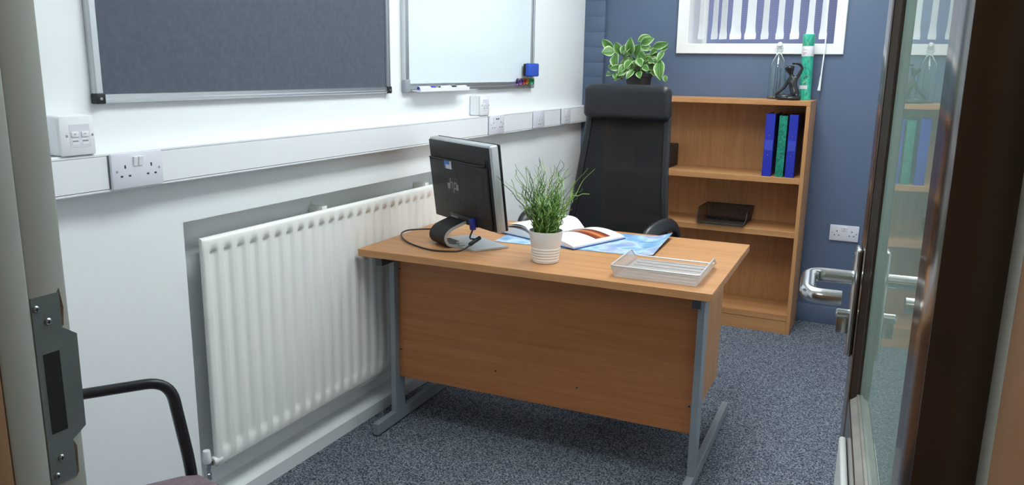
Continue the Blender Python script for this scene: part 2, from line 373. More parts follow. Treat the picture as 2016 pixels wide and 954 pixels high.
# skirtings
bs = empty('baseboard_left', (0, 0, 0), 0, 'white skirting board under the radiator and along the white wall', 'skirting', kind='structure')
bm = bm_new(); add_prism(bm, [(-0.09, 0), (-0.03, 0), (-0.03, 0.048), (-0.036, 0.054), (-0.09, 0.075)], 'y', RY0, -2.27); obj('skirting_length', bm, 'skirting_white', bs)
bm = bm_new(); add_prism(bm, [(-0.09, 0), (-0.0305, 0), (-0.0305, 0.047), (-0.0365, 0.053), (-0.09, 0.074)], 'y', -2.268, RY1); obj('skirting_length', bm, 'skirting_white', bs)
bm = bm_new(); add_box(bm, 0, 0.014, YF, RY0, 0, 0.09, 0.003); add_box(bm, 0, 0.014, RY1, -0.03, 0, 0.09, 0.003); obj('skirting_length', bm, 'skirting_white', bs)
# corridor behind the camera
bm = bm_new(); add_box(bm, -0.6, 3.4, -6.0, YC, -0.1, 0); tag(obj('floor_corridor', bm, 'corridor_floor'), 'dark corridor floor outside the office door', 'floor', kind='structure')
bm = bm_new(); add_box(bm, -0.6, 3.4, -6.0, YC, ZC, ZC + 0.1); tag(obj('ceiling_corridor', bm, 'ceiling_white'), 'white corridor ceiling outside the office', 'ceiling', kind='structure')
bm = bm_new(); add_box(bm, -0.6, 3.4, -6.1, -6.0, 0, ZC); add_box(bm, -0.7, -0.6, -6.1, YC, 0, ZC); add_box(bm, 3.4, 3.5, -6.1, YC, 0, ZC); add_box(bm, -0.6, -0.2, YC, YF, 0, ZC); add_box(bm, XR + 0.1, 3.4, YC, YF, 0, ZC)
tag(obj('wall_corridor', bm, 'tan_wall'), 'tan corridor walls outside the office', 'wall', kind='structure')

# ------------------------------------------------------------------ ceiling lights
def ceiling_light(x, y, label, m='light_diffuser', s=0.6, sy=0.6):
    t = empty('ceiling_light', (x, y, ZC), 0, label, 'light', 'flat ceiling light panels')
    bm = bm_new(); fr = 0.018
    add_box(bm, -s / 2, s / 2, -sy / 2, -sy / 2 + fr, -0.014, 0); add_box(bm, -s / 2, s / 2, sy / 2 - fr, sy / 2, -0.014, 0)
    add_box(bm, -s / 2, -s / 2 + fr, -sy / 2 + fr, sy / 2 - fr, -0.014, 0); add_box(bm, s / 2 - fr, s / 2, -sy / 2 + fr, sy / 2 - fr, -0.014, 0); obj('frame', bm, 'light_frame', t)
    box('diffuser', -s / 2 + fr, s / 2 - fr, -sy / 2 + fr, sy / 2 - fr, -0.009, 0, m, t)
ceiling_light(1.1, -2.75, 'long white ceiling light panel nearer the doorway', s=0.6, sy=1.2)
ceiling_light(1.1, -1.05, 'long white ceiling light panel nearer the window', s=0.6, sy=1.2)
ceiling_light(1.2, -5.2, 'unseen square ceiling light panel added in the corridor', 'corridor_diffuser')  # unseen lamp, put in to light the door frame and door edge

# ------------------------------------------------------------------ door frame with strike plate
fr = empty('trim_1', (0, 0, 0), 0, 'cream painted door frame with a steel strike plate', 'door frame', kind='structure')
bm = bm_new(); add_box(bm, 0.86, 0.9, -4.062, YF + 0.004, 0, 2.06, 0.003); obj('jamb', bm, 'frame_cream', fr)
bm = bm_new(); add_box(bm, 0.86, 0.9015, -4.1, -4.0605, 0, 2.06, 0.003); obj('door_stop', bm, 'frame_cream', fr)
bm = bm_new(); add_box(bm, 0.80, 0.902, YC - 0.02, -4.1005, 0, 2.12, 0.003); obj('architrave', bm, 'frame_tan', fr)
bm = bm_new(); add_box(bm, 1.8065, 1.85, -4.045, YF + 0.035, 0, 2.06, 0.004); obj('jamb', bm, 'frame_cream', fr)
bm = bm_new(); add_box(bm, 1.805, 1.91, YC - 0.02, -4.0455, 0, 2.12, 0.003); obj('architrave', bm, 'frame_tan', fr)
bm = bm_new(); add_box(bm, 0.9, 1.8065, -4.062, YF + 0.004, 2.04, 2.08, 0.003); obj('frame_head', bm, 'frame_cream', fr)
# strike plate: on the x=0.9 face, z 0.888..1.114, y -4.058..-4.03 ; lip towards the room
SX = 0.9008
bm = bm_new()
def plate_poly():
    return [(-4.0595, 0.888), (-4.0285, 0.888), (-4.0285, 0.935), (-4.011, 0.946), (-4.010, 1.06), (-4.0265, 1.072), (-4.0265, 1.114), (-4.0595, 1.114)]
add_prism(bm, plate_poly(), 'x', 0.899, SX)
sp_ = obj('strike_plate', bm, 'strike_steel', fr)
bm = bm_new(); add_box(bm, 0.9005, 0.9012, -4.0525, -4.0335, 0.951, 1.047, 0.0); obj('latch_pocket', bm, 'hole_dark', sp_)
for sy, sz, sr in ((-4.0545, 1.1005, 0.0042), (-4.0425, 1.083, 0.0045), (-4.0455, 0.919, 0.0042), (-4.0525, 0.899, 0.0040)):
    s = lathe('screw', [(0, 0.0022), (sr * 0.7, 0.0019), (sr, 0.0006), (sr, 0)], (SX, sy, sz), 'screw_steel', sp_, 14, ROTY(PI / 2))
    bm = bm_new(); add_box(bm, SX + 0.0019, SX + 0.0024, sy - 0.0022, sy + 0.0022, sz - 0.0005, sz + 0.0005); add_box(bm, SX + 0.0019, SX + 0.0024, sy - 0.0005, sy + 0.0005, sz - 0.0022, sz + 0.0022)
    d = bm; o = obj('screw_slot', d, 'hole_dark', sp_)
bm = bm_new(); add_prism(bm, [(-4.0285, 1.073), (-4.0245, 1.074), (-4.0225, 1.095), (-4.0255, 1.118), (-4.0285, 1.114)], 'x', 0.8985, 0.9004); add_prism(bm, [(-4.0285, 0.888), (-4.0255, 0.893), (-4.0245, 0.925), (-4.0285, 0.934)], 'x', 0.8985, 0.9004); obj('chipped_paint_patch', bm, 'raw_wood', fr)

# ------------------------------------------------------------------ open glazed door (local y runs along the leaf, local x is its thickness)
DT = 0.0765
door = empty('door_1', (1.7672, -3.985, 0), DT, 'dark brown glazed door standing open with a steel lever handle', 'door', kind='structure')
TH, DW, DH = 0.042, 0.925, 2.03; GY0, GY1, GZ0, GZ1 = 0.105, 0.792, 0.83, 1.9
box('stile', 0, TH, 0, GY0, 0.008, DH, 'door_brown', door, 0.0015)
box('stile', 0, TH, GY1, DW, 0.008, DH, 'door_brown', door, 0.0015)
box('rail', 0.0002, TH - 0.0002, GY0, GY1, 0.008, GZ0, 'door_brown', door)
box('rail', 0.0002, TH - 0.0002, GY0, GY1, GZ1, DH, 'door_brown', door)
box('glass_pane', 0.016, 0.022, GY0, GY1, GZ0, GZ1, 'door_glass', door)
def bead(xa, xb):
    bm = bm_new(); pf = 0.014
    def prof(u):  # quarter-round with a fillet
        return u
    s = 1 if xb > xa else -1
    q = [(xa, 0), (xb, 0), (xb, pf), (xb - s * 0.004, pf), (xb - s * 0.005, pf - 0.004), (xa + s * 0.004, 0.006), (xa, 0.003)]
    nm = []
    for y, sg in ((GY0, 1), (GY1, -1)): bm = bm_new(); add_prism(bm, [(a, y + sg * b) for a, b in q], 'z', GZ0 + 0.0005, GZ1 - 0.0005); obj('glazing_bead', bm, 'door_brown', door, 30)
    for z, sg, m_ in ((GZ0, 1, 'bead_grey'), (GZ1, -1, 'door_brown')): bm = bm_new(); add_prism(bm, [(a, z + sg * b) for a, b in q], 'y', GY0 + 0.0145, GY1 - 0.0145); obj('glazing_bead', bm, m_, door, 30)
bead(0.002, 0.0158); bead(0.040, 0.0222)
# lever handle on the visible face, plus its twin on the far face
def handle(side):
    f = (lambda x: -x) if side < 0 else (lambda x: TH + x)
    hp = bm_new(); xs = sorted((f(0), f(0.011))); add_box(hp, xs[0], xs[1], 0.838, 0.884, 0.886, 1.078, 0.005, 3); h = obj('handle_plate', hp, 'satin_steel', door)
    p = round_path([(f(0.004), 0.866, 1.022), (f(0.082), 0.866, 1.022), (f(0.082), 0.742, 1.016), (f(0.030), 0.742, 1.016)], 0.028, 8)
    tube('lever', p, 0.0125, 'satin_steel', h, 16)
    bm = bm_new(); add_lathe(bm, [(0, 0.024), (0.007, 0.024), (0.0085, 0.022), (0.0085, 0)], (f(0.008), 0.862, 0.957), 18, ROTY(-PI / 2 if side < 0 else PI / 2))
    xs = sorted((f(0.008), f(0.030))); add_box(bm, xs[0], xs[1], 0.857, 0.867, 0.922, 0.957, 0.002); obj('lock_cylinder', bm, 'satin_steel', h)
    for z in (0.898, 1.066): lathe('screw', [(0, 0.0015), (0.003, 0.001), (0.0036, 0)], (f(0.011), 0.861, z), 'screw_steel', h, 12, ROTY(-PI / 2 if side < 0 else PI / 2))
handle(-1); handle(1)
bm = bm_new(); add_box(bm, -0.011, -0.0002, 0.12, 0.735, 0.25, 0.785, 0.004, 3); tag(obj('white_panel', bm, 'door_plate_white', door), 'white plastic panel fixed below the glass')
bm = bm_new(); add_box(bm, TH + 0.0002, TH + 0.011, 0.12, 0.735, 0.25, 0.785, 0.004, 3); obj('white_panel', bm, 'door_plate_white', door)
for z in (0.25, 1.75): lathe('hinge_knuckle', [(0, 0), (0.006, 0), (0.006, 0.1), (0, 0.1)], (TH + 0.006, -0.004, z), 'satin_steel', door, 14)

# ------------------------------------------------------------------ window with vertical blind
win = empty('window_1', (0, 0, 0), 0, 'white framed window with bluish panes in the blue wall', 'window', kind='structure')
o0x, o1x, o0z, o1z = 0.5526, 1.4374, 1.4627, 2.29
def trimpoly(bm):
    # four mitred casing members as a stepped picture frame
    for (ax, az, bx, bz) in ((o0x, o0z, o1x, o1z),):
        pass
    outer = [(o0x, o0z), (o1x, o0z), (o1x, o1z), (o0x, o1z)]; inner = [(WX0, WZ0), (WX1, WZ0), (WX1, WZ1), (WX0, WZ1)]
    return outer, inner
outer, inner = trimpoly(None)
for i in range(4):
    j = (i + 1) % 4; bm = bm_new()
    ps = [outer[i], outer[j], inner[j], inner[i]]
    cx = (o0x + o1x) / 2; cz = (o0z + o1z) / 2
    A = [bm.verts.new((x, -0.0005, z)) for x, z in ps]; B = [bm.verts.new((x + (cx - x) * 0.006, -0.018, z + (cz - z) * 0.006)) for x, z in ps]
    bm.faces.new(A); bm.faces.new(B[::-1])
    for a in range(4): bm.faces.new((A[a], B[a], B[(a + 1) % 4], A[(a + 1) % 4]))
    obj('casing', bm, 'trim_white', win)
bm = bm_new(); D = 0.40; tt = 0.006
add_box(bm, WX0, WX0 + tt, 0.0, D, WZ0, WZ1); add_box(bm, WX1 - tt, WX1, 0.0, D, WZ0, WZ1); add_box(bm, WX0 + tt, WX1 - tt, 0.0, D, WZ0, WZ0 + tt); add_box(bm, WX0 + tt, WX1 - tt, 0.0, D, WZ1 - tt, WZ1); obj('reveal_lining', bm, 'trim_white', win)
bm = bm_new()
for (a, b, c, d) in ((WX0, WX0 + 0.03, WZ0, WZ1), (WX1 - 0.03, WX1, WZ0, WZ1), (WX0 + 0.03, WX1 - 0.03, WZ0, WZ0 + 0.02), (WX0 + 0.03, WX1 - 0.03, WZ1 - 0.04, WZ1)): add_box(bm, a, b, D - 0.03, D + 0.02, c, d)
obj('sash_frame', bm, 'trim_white', win)
box('window_pane', WX0 + 0.02, WX1 - 0.02, D - 0.008, D + 0.0, WZ0 + 0.01, WZ1 - 0.03, 'window_film', win)
bl = empty('vertical_blind', (0.9974, 0.08, WZ1), 0, 'white vertical blind with separate hanging slats in the window', 'blind')
bl_off = Vector((0.9974, 0.08, WZ1))
def toblind(o): o.location = o.location - bl_off
bm = bm_new(); add_box(bm, WX0 + 0.01, WX1 - 0.01, 0.06, 0.1, WZ1 - 0.04, WZ1 - 0.007, 0.003); o = obj('head_rail', bm, 'trim_white', bl); toblind(o)
SL = [(0.652, 0.681), (0.727, 0.7585), (0.773, 0.81), (0.832, 0.888), (0.913, 0.968), (1.0, 1.036), (1.079, 1.1165), (1.154, 1.196), (1.235, 1.272), (1.302, 1.338)]
for (xa, xb) in SL:
    xc = (xa + xb) / 2; ray = math.atan2(xc - 1.7316, 0.08 + 4.5765)
    wbot = (xb - xa); wtop = wbot * 0.80
    bm = bm_new(); prof = [(1.545, 1.06), (1.553, 1.10), (1.572, 1.10), (1.585, 0.96), (1.61, 0.86), (1.66, 0.82), (1.75, 0.8), (1.95, 0.8), (WZ1 - 0.045, 0.8)]
    rows = []
    for z, s in prof:
        ap = wbot * s; ang = ray - math.asin(min(0.95, ap / 0.089)); sgn = 1
        dx, dy = math.sin(ang) * 0.0445, math.cos(ang) * 0.0445; nx, ny = dy / 0.0445 * 0.0012, -dx / 0.0445 * 0.0012
        row = []
        for t in (-1, -0.5, 0, 0.5, 1):
            bow = 0.003 * (1 - t * t); row.append((xc + dx * t + nx / 0.0012 * bow, 0.08 + dy * t + ny / 0.0012 * bow, z, nx, ny))
        rows.append(row)
    F = [[bm.verts.new((a - b2, b - c2, c)) for a, b, c, b2, c2 in row] for row in rows]; B = [[bm.verts.new((a + b2 * 0.3, b + c2 * 0.3, c)) for a, b, c, b2, c2 in row] for row in rows]
    n = len(rows)
    for i in range(n - 1):
        for j in range(4):
            bm.faces.new((F[i][j], F[i][j + 1], F[i + 1][j + 1], F[i + 1][j])); bm.faces.new((B[i][j], B[i + 1][j], B[i + 1][j + 1], B[i][j + 1]))
        bm.faces.new((F[i][0], F[i + 1][0], B[i + 1][0], B[i][0])); bm.faces.new((F[i][4], B[i][4], B[i + 1][4], F[i + 1][4]))
    for i in (0, n - 1):
        for j in range(4): bm.faces.new((F[i][j], B[i][j], B[i][j + 1], F[i][j + 1]))
    o = obj('slat', bm, 'blind_white', bl, 60); toblind(o)
bm = bm_new(); add_tube(bm, [(1.338, 0.03, 2.19), (1.3385, -0.03, 1.75), (1.3465, -0.035, 1.507), (1.3405, -0.036, 1.35)], 0.0035, 8); add_tube(bm, [(1.3405, -0.036, 1.352), (1.338, -0.036, 1.30), (1.336, -0.036, 1.277)], 0.006, 10, rad=[0.0045, 0.0065, 0.0085]); o = obj('wand', bm, 'blind_white', bl, 60); toblind(o)

# ------------------------------------------------------------------ dado trunking
TK, TZ0, TZ1 = 0.05, 1.0613, 1.157
tr = empty('cable_trunking', (0, -2.0, TZ0), 0, 'long white plastic cable trunking running along the white wall', 'trunking')
def tro(o): o.location = o.location - Vector((0, -2.0, TZ0)); return o
bm = bm_new(); add_prism(bm, [(0.0003, TZ0), (TK - 0.004, TZ0), (TK, TZ0 + 0.003), (TK, TZ0 + 0.0075), (TK - 0.006, TZ0 + 0.0076), (TK - 0.006, TZ1 - 0.0076), (TK, TZ1 - 0.0075), (TK, TZ1 - 0.003), (TK - 0.004, TZ1), (0.0003, TZ1)], 'y', YF + 0.002, -0.032); tro(obj('trunking_base', bm, 'trunking_white', tr))
CUTS = [(YF + 0.003, -3.3085), (-3.158, -1.3545), (-1.205, -0.864), (-0.72, -0.492), (-0.35, -0.034)]
for a, b in CUTS: bm = bm_new(); add_box(bm, TK - 0.0058, TK + 0.0008, a, b, TZ0 + 0.0089, TZ1 - 0.0089, 0.0006, 1); tro(obj('cover_strip', bm, 'trunking_white', tr))

# ------------------------------------------------------------------ sockets
def outlet(name, wd, ht, label, kind, n):
    """face plate in local coords: local x = along the wall, local -y = out of the wall, z up, origin at the plate's centre on the wall"""
    t = empty(name, (0, 0, 0), 0, label, 'socket' if kind != 'data' else 'data outlet', n)
    bm = bm_new(); add_box(bm, -wd / 2, wd / 2, -0.0095, 0, -ht / 2, ht / 2, 0.003, 2); pl = obj('face_plate', bm, 'socket_white', t)
    y = -0.0096
    def hole(x, z, w_, h_, m='hole_dark'): bm = bm_new(); add_box(bm, x - w_ / 2, x + w_ / 2, y, y + 0.001, z - h_ / 2, z + h_ / 2); return bm
    def pins(cx):
        bm = bm_new()
        for (px, pz, a, b) in ((cx, 0.010, 0.0044, 0.0085), (cx - 0.0112, -0.0125, 0.0068, 0.0044), (cx + 0.0112, -0.0125, 0.0068, 0.0044)): add_box(bm, px - a / 2, px + a / 2, y, y + 0.001, pz - b / 2, pz + b / 2)
        obj('pin_holes', bm, 'hole_dark', pl)
    def rocker(x, z, w_=0.0125, h_=0.024):
        bm = bm_new(); add_box(bm, x - w_ / 2, x + w_ / 2, -0.0135, -0.009, z - h_ / 2, z + h_ / 2, 0.001, 1, T(x, -0.009, z) @ ROTX(math.radians(9)) @ T(-x, 0.009, -z)); obj('rocker_switch', bm, 'switch_white', t)
    def scr(x, z=0): lathe('screw', [(0, 0.0007), (0.003, 0.0006), (0.0034, 0)], (x, y + 0.0003, z), 'screw_steel', pl, 12, ROTX(PI / 2))
    if kind == 'double': pins(-0.0365); pins(0.0385); rocker(-0.0072, 0.022); rocker(0.0072, 0.022); scr(-0.060); scr(0.0615)
    if kind == 'usb':
        pins(-0.0365); pins(0.0385); rocker(-0.036, 0.024); rocker(0.056, 0.024); scr(-0.062, 0.002); scr(0.0635, 0.002)
        for x in (-0.006, 0.012): obj('usb_port', hole(x, 0.026, 0.0125, 0.006), 'hole_dark', pl)
    if kind == 'single':
        bm = bm_new()
        for (px, pz, a, b) in ((0, -0.006, 0.0044, 0.0075), (-0.0112, -0.0255, 0.0068, 0.0044), (0.0112, -0.0255, 0.0068, 0.0044)): add_box(bm, px - a / 2, px + a / 2, y, y + 0.001, pz - b / 2, pz + b / 2)
        obj('pin_holes', bm, 'hole_dark', pl); rocker(0, 0.020); scr(-0.03, -0.004); scr(0.03, -0.004)
    return t
def on_left(t, yc, zc, x=TK + 0.0008): t.location = (x, yc, zc); t.rotation_euler = (0, 0, PI / 2)
on_left(outlet('wall_socket', 0.1465, 0.086, 'double socket with two rocker switches on trunking below the dark noticeboard', 'double', None), -3.232, 1.1095)
on_left(outlet('wall_socket', 0.1465, 0.086, 'double socket with two black charging ports on trunking right of the monitor', 'usb', None), -1.279, 1.1105)
on_left(outlet('wall_socket', 0.135, 0.086, 'socket on trunking, middle one of the three far sockets', 'single', None), -0.795, 1.112)
on_left(outlet('wall_socket', 0.125, 0.086, 'socket on trunking nearest the blue wall', 'single', None), -0.423, 1.112)
sk = outlet('wall_socket', 0.1465, 0.086, 'double socket on the blue wall right of the bookcase', 'double', None); sk.location = (1.5335, -0.0005, 0.5205)
def data_box(yc, wd, label):
    t = empty('data_outlet', (0, yc, TZ1 + 0.0005), 0, label, 'data outlet')
    bm = bm_new(); add_box(bm, 0.0005, 0.048, -wd / 2, wd / 2, 0, 0.0905, 0.006, 3); b = obj('back_box', bm, 'trunking_white', t)
    bm = bm_new(); add_box(bm, 0.0485, 0.055, -wd / 2, wd / 2, 0, 0.0895, 0.003, 2); p = obj('face_plate', bm, 'trunking_white', t)
    bm = bm_new(); add_box(bm, 0.0545, 0.0556, -0.020, 0.030, 0.019, 0.070); i = obj('insert', bm, 'socket_white', t)
    for y in (-0.0075, 0.0175):
        bm = bm_new(); add_box(bm, 0.0555, 0.0575, y - 0.009, y + 0.009, 0.0415, 0.054, 0.001); obj('label_tab', bm, 'switch_white', t)
        bm = bm_new(); add_box(bm, 0.0555, 0.0562, y - 0.008, y + 0.008, 0.024, 0.038); pt = obj('jack', bm, 'switch_white', t)
        bm = bm_new(); add_box(bm, 0.0561, 0.0564, y - 0.007, y + 0.007, 0.031, 0.0345); add_box(bm, 0.0575, 0.0577, y - 0.003, y + 0.002, 0.0475, 0.0495); obj('jack_opening', bm, 'grey_plastic', t)
    for y in (-0.027, 0.037): lathe('screw', [(0, 0.0008), (0.0028, 0.0006), (0.0032, 0)], (0.055, y, 0.045), 'screw_steel', t, 12, ROTY(PI / 2))
data_box(-3.380, 0.086, 'white data outlet box on the trunking beside the doorway')
data_box(-1.392, 0.088, 'small white data outlet box on the trunking below the whiteboard')

# ------------------------------------------------------------------ noticeboard and whiteboard
def board(name, y0, y1, z0, h, surf, cornerm, label, cat, fw):
    t = empty(name, (0, (y0 + y1) / 2, z0), 0, label, cat); a, b = y0 - (y0 + y1) / 2, y1 - (y0 + y1) / 2
    box('board_surface', 0.0005, 0.010, a + 0.004, b - 0.004, 0.004, h - 0.004, surf, t)
    def rail(nm, axis, c0, c1, at_, sg):
        bm = bm_new(); q = [(0.0006, 0), (0.016, 0), (0.019, fw * 0.16), (0.019, fw * 0.40), (0.0165, fw * 0.48), (0.0165, fw * 0.94), (0.011, fw)]
        if axis == 'y': add_prism(bm, [(x, at_ + sg * q_) for x, q_ in q], 'y', c0, c1)
        else: add_prism(bm, [(x, at_ + sg * q_) for x, q_ in q], 'z', c0, c1)
        return obj(nm, bm, 'aluminium', t, 20)
    rail('frame_rail', 'y', a + fw, b - fw, 0, 1); rail('frame_rail', 'y', a + fw, b - fw, h, -1); rail('frame_rail', 'z', fw, h - fw, a, 1); rail('frame_rail', 'z', fw, h - fw, b, -1)
    return t, a, b, h
nb, a, b, h = board('noticeboard', -3.2971, -2.0747, 1.2703, 0.9, 'notice_felt', 'black_plastic', 'dark grey felt noticeboard in an aluminium frame with black corners', 'noticeboard', 0.022)
for (yy, zz) in ((a, 0), (b, 0), (a, h), (b, h)):
    sy = 1 if yy == a else -1; sz = 1 if zz == 0 else -1
    bm = bm_new(); y_ = sorted((yy - sy * 0.0015, yy + sy * 0.024)); z_ = sorted((zz - sz * 0.0015, zz + sz * 0.024)); add_box(bm, 0.0006, 0.022, y_[0], y_[1], z_[0], z_[1], 0.003, 2)
    c = obj('corner_cap', bm, 'black_plastic', nb); lathe('screw', [(0, 0.0016), (0.0032, 0.0013), (0.0038, 0)], (0.022, yy + sy * 0.011, zz + sz * 0.011), 'screw_steel', c, 14, ROTY(PI / 2))
wb, a, b, h = board('whiteboard', -1.9803, -0.7809, 1.2696, 0.9, 'whiteboard', 'grey_plastic', 'white dry wipe board in an aluminium frame with a pen tray', 'whiteboard', 0.034)
for (yy, zz) in ((a, 0), (b, 0), (a, h), (b, h)):
    sy = 1 if yy == a else -1; sz = 1 if zz == 0 else -1
    bm = bm_new(); y_ = sorted((yy - sy * 0.001, yy + sy * 0.0355)); z_ = sorted((zz - sz * 0.001, zz + sz * 0.05)); add_box(bm, 0.0006, 0.0215, y_[0], y_[1], z_[0], z_[1], 0.006, 3); obj('corner_cap', bm, 'grey_plastic', wb)
ym = (-1.9803 - 0.7809) / 2
bm = bm_new(); add_prism(bm, [(0.0195, 0.004), (0.056, 0.0015), (0.060, 0.003), (0.060, 0.0175), (0.058, 0.0175), (0.056, 0.0045), (0.0195, 0.0075)], 'y', -1.9325 - ym, -1.545 - ym); obj('pen_tray', bm, 'trunking_white', wb)
WBZ = 1.2696
def marker(y0, L, capm, label):
    t = empty('marker_pen', (0.043, y0, WBZ + 0.0155), 0, label, 'marker')
    lathe('barrel', [(0, 0), (0.0078, 0), (0.0082, 0.002), (0.0082, L * 0.68), (0.0066, L * 0.70)], (0, 0, 0), 'marker_white', t, 16, ROTX(-PI / 2)); lathe('cap', [(0.0066, L * 0.69), (0.0086, L * 0.70), (0.0082, L * 0.985), (0.006, L), (0, L)], (0, 0, 0), capm, t, 16, ROTX(-PI / 2)); lathe('end_plug', [(0, -0.002), (0.006, -0.002), (0.0065, 0.0005), (0, 0.0005)], (0, 0, 0), capm, t, 16, ROTX(-PI / 2))
marker(-1.925, 0.12, 'marker_blue', 'marker with blue cap at the left end of the pen tray')
marker(-1.765, 0.125, 'marker_black', 'white marker with black cap in the middle of the pen tray')
marker(-1.625, 0.075, 'marker_white', 'short all white marker at the right end of the pen tray')
er = empty('board_eraser', (0.0196, -0.862, 1.36), 0, 'square blue magnetic eraser stuck to the whiteboard corner', 'eraser')
bm = bm_new(); add_box(bm, 0.0, 0.012, -0.057, 0.057, -0.030, 0.030, 0.004, 2); obj('felt_pad', bm, 'marker_black', er); bm = bm_new(); add_box(bm, 0.012, 0.036, -0.060, 0.060, -0.0325, 0.0325, 0.007, 3); obj('eraser_body', bm, 'eraser_blue', er)
def magnet(y, z, m, label, hw):
    t = empty('board_magnet', (0.0165, y, z), 0, label, 'magnet', 'coloured see through magnets on the whiteboard')
    x0 = 0.0
    bm = bm_new(); add_lathe(bm, [(0, 0), (hw, 0), (hw, 0.004), (hw * 0.62, 0.008), (hw * 0.62, 0.016), (hw * 0.95, 0.021), (hw * 0.95, 0.026), (0, 0.026)], (0.0002, 0, 0), 20, ROTY(PI / 2)); obj('grip', bm, m, t)
    lathe('magnet_disc', [(0, 0.002), (hw * 0.5, 0.002), (hw * 0.5, 0.006), (0, 0.006)], (0.0003, 0, 0), 'screw_steel', t, 16, ROTY(PI / 2))
for y, m, l in ((-0.978, 'magnet_purple', 'purple see through magnet below the blue eraser'), (-0.944, 'magnet_red', 'red see through magnet between purple and orange magnets'), (-0.912, 'magnet_orange', 'orange see through magnet below the blue eraser'), (-0.850, 'magnet_green', 'green see through magnet under the blue eraser')): magnet(y, 1.303, m, l, 0.0165)

# ------------------------------------------------------------------ radiator
rad = empty('radiator', (0, -2.25, 0.165), 0, 'white panel radiator with vertical channels set in the wall recess', 'radiator')
RA, RB, RZ0, RZ1, RXF = -2.9948, -1.47, 0.181, 0.883, 0.0
def rado(o): o.location = o.location - Vector((0, -2.25, 0.165)); return o
bm = bm_new(); pit = 0.0533; y = RA + 0.020; ys = [(RA + 0.006, 0)]
while y + pit < RB - 0.004:
    ys += [(y, 0), (y + 0.004, 0.15), (y + 0.010, 0.85), (y + 0.014, 1), (y + 0.025, 1), (y + 0.029, 0.85), (y + 0.035, 0.15), (y + 0.039, 0)]; y += pit
ys.append((RB - 0.006, 0))
zs = [(RZ0 + 0.006, 0), (0.222, 0), (0.230, 0.85), (0.247, 1), (0.826, 1), (0.839, 1.05), (0.845, 0), (RZ1 - 0.012, 0)]
G = [[bm.verts.new((RXF - 0.0075 * a * c, yy, zz)) for zz, c in zs] for yy, a in ys]
for i in range(len(ys) - 1):
    for j in range(len(zs) - 1): bm.faces.new((G[i][j], G[i + 1][j], G[i + 1][j + 1], G[i][j + 1]))
# rounded rim and back
def ringpts(dx, g, gt):
    return [Vector((RXF - dx, RA + g, RZ0 + g)), Vector((RXF - dx, RB - g, RZ0 + g)), Vector((RXF - dx, RB - g, RZ1 - gt)), Vector((RXF - dx, RA + g, RZ1 - gt))]
edge = [v[0] for v in G] + G[-1][1:] + [v[-1] for v in G[-2::-1]] + G[0][-2:0:-1]
prev = edge
for dx, g, gt in ((0.002, 0.002, 0.006), (0.006, 0.0, 0.002), (0.010, 0.0, 0.0), (0.014, 0.0, 0.0)):
    cur = []
    for v in edge:
        yy = min(max(v.co.y, RA + g), RB - g); zz = min(max(v.co.z, RZ0 + g), RZ1 - gt)
        if v.co.y <= RA + 0.0061: yy = RA + g
        if v.co.y >= RB - 0.0061: yy = RB - g
        if v.co.z <= RZ0 + 0.0061: zz = RZ0 + g
        if v.co.z >= RZ1 - 0.0121: zz = RZ1 - gt
        cur.append(bm.verts.new((RXF - dx, yy, zz)))
    for k_ in range(len(edge)): bm.faces.new((prev[k_], prev[(k_ + 1) % len(edge)], cur[(k_ + 1) % len(edge)], cur[k_]))
    prev = cur
bm.faces.new(prev); rado(obj('panel', bm, 'radiator_white', rad, 55))
bm = bm_new(); add_box(bm, -0.060, -0.0145, RA + 0.05, RB - 0.05, 0.163, 0.86, 0.003); rado(obj('convector', bm, 'radiator_white', rad))
for y in (-2.42, -1.75): bm = bm_new(); add_box(bm, -0.0895, -0.03, y - 0.014, y + 0.014, 0.80, 0.889, 0.002); rado(obj('bracket', bm, 'radiator_white', rad))
bm = bm_new(); add_lathe(bm, [(0, 0), (0.0125, 0), (0.0145, 0.002), (0.0145, 0.026), (0.012, 0.031), (0, 0.031)], (-0.012, -2.972, 0.1985), 20, ROTX(PI / 2)); v = rado(obj('valve_tail', bm, 'radiator_white', rad))
bm = bm_new(); add_lathe(bm, [(0, 0), (0.0105, 0), (0.0105, 0.010), (0.008, 0.010), (0.008, 0.022), (0.0095, 0.022), (0.0095, 0.032), (0, 0.032)], (-0.014, -2.9985, 0.1985), 8, ROTX(PI / 2)); add_lathe(bm, [(0, -0.01), (0.0065, -0.01), (0.011, -0.008), (0.011, 0.012), (0.009, 0.014), (0.009, 0.028), (0.0112, 0.028), (0.0112, 0.046), (0, 0.046)], (-0.014, -3.022, 0.158), 16); vb = rado(obj('valve_body', bm, 'chrome', rad))
bm = bm_new(); add_lathe(bm, [(0, 0), (0.0115, 0), (0.0135, 0.006), (0.0115, 0.036), (0.010, 0.040), (0, 0.041)], (-0.014, -3.022, 0.2035), 20); rado(obj('valve_cap', bm, 'switch_white', rad))
bm = bm_new(); add_tube(bm, [(-0.014, -3.022, 0.15), (-0.014, -3.022, 0.0)], 0.0065, 12); rado(obj('pipe', bm, 'radiator_white', rad))

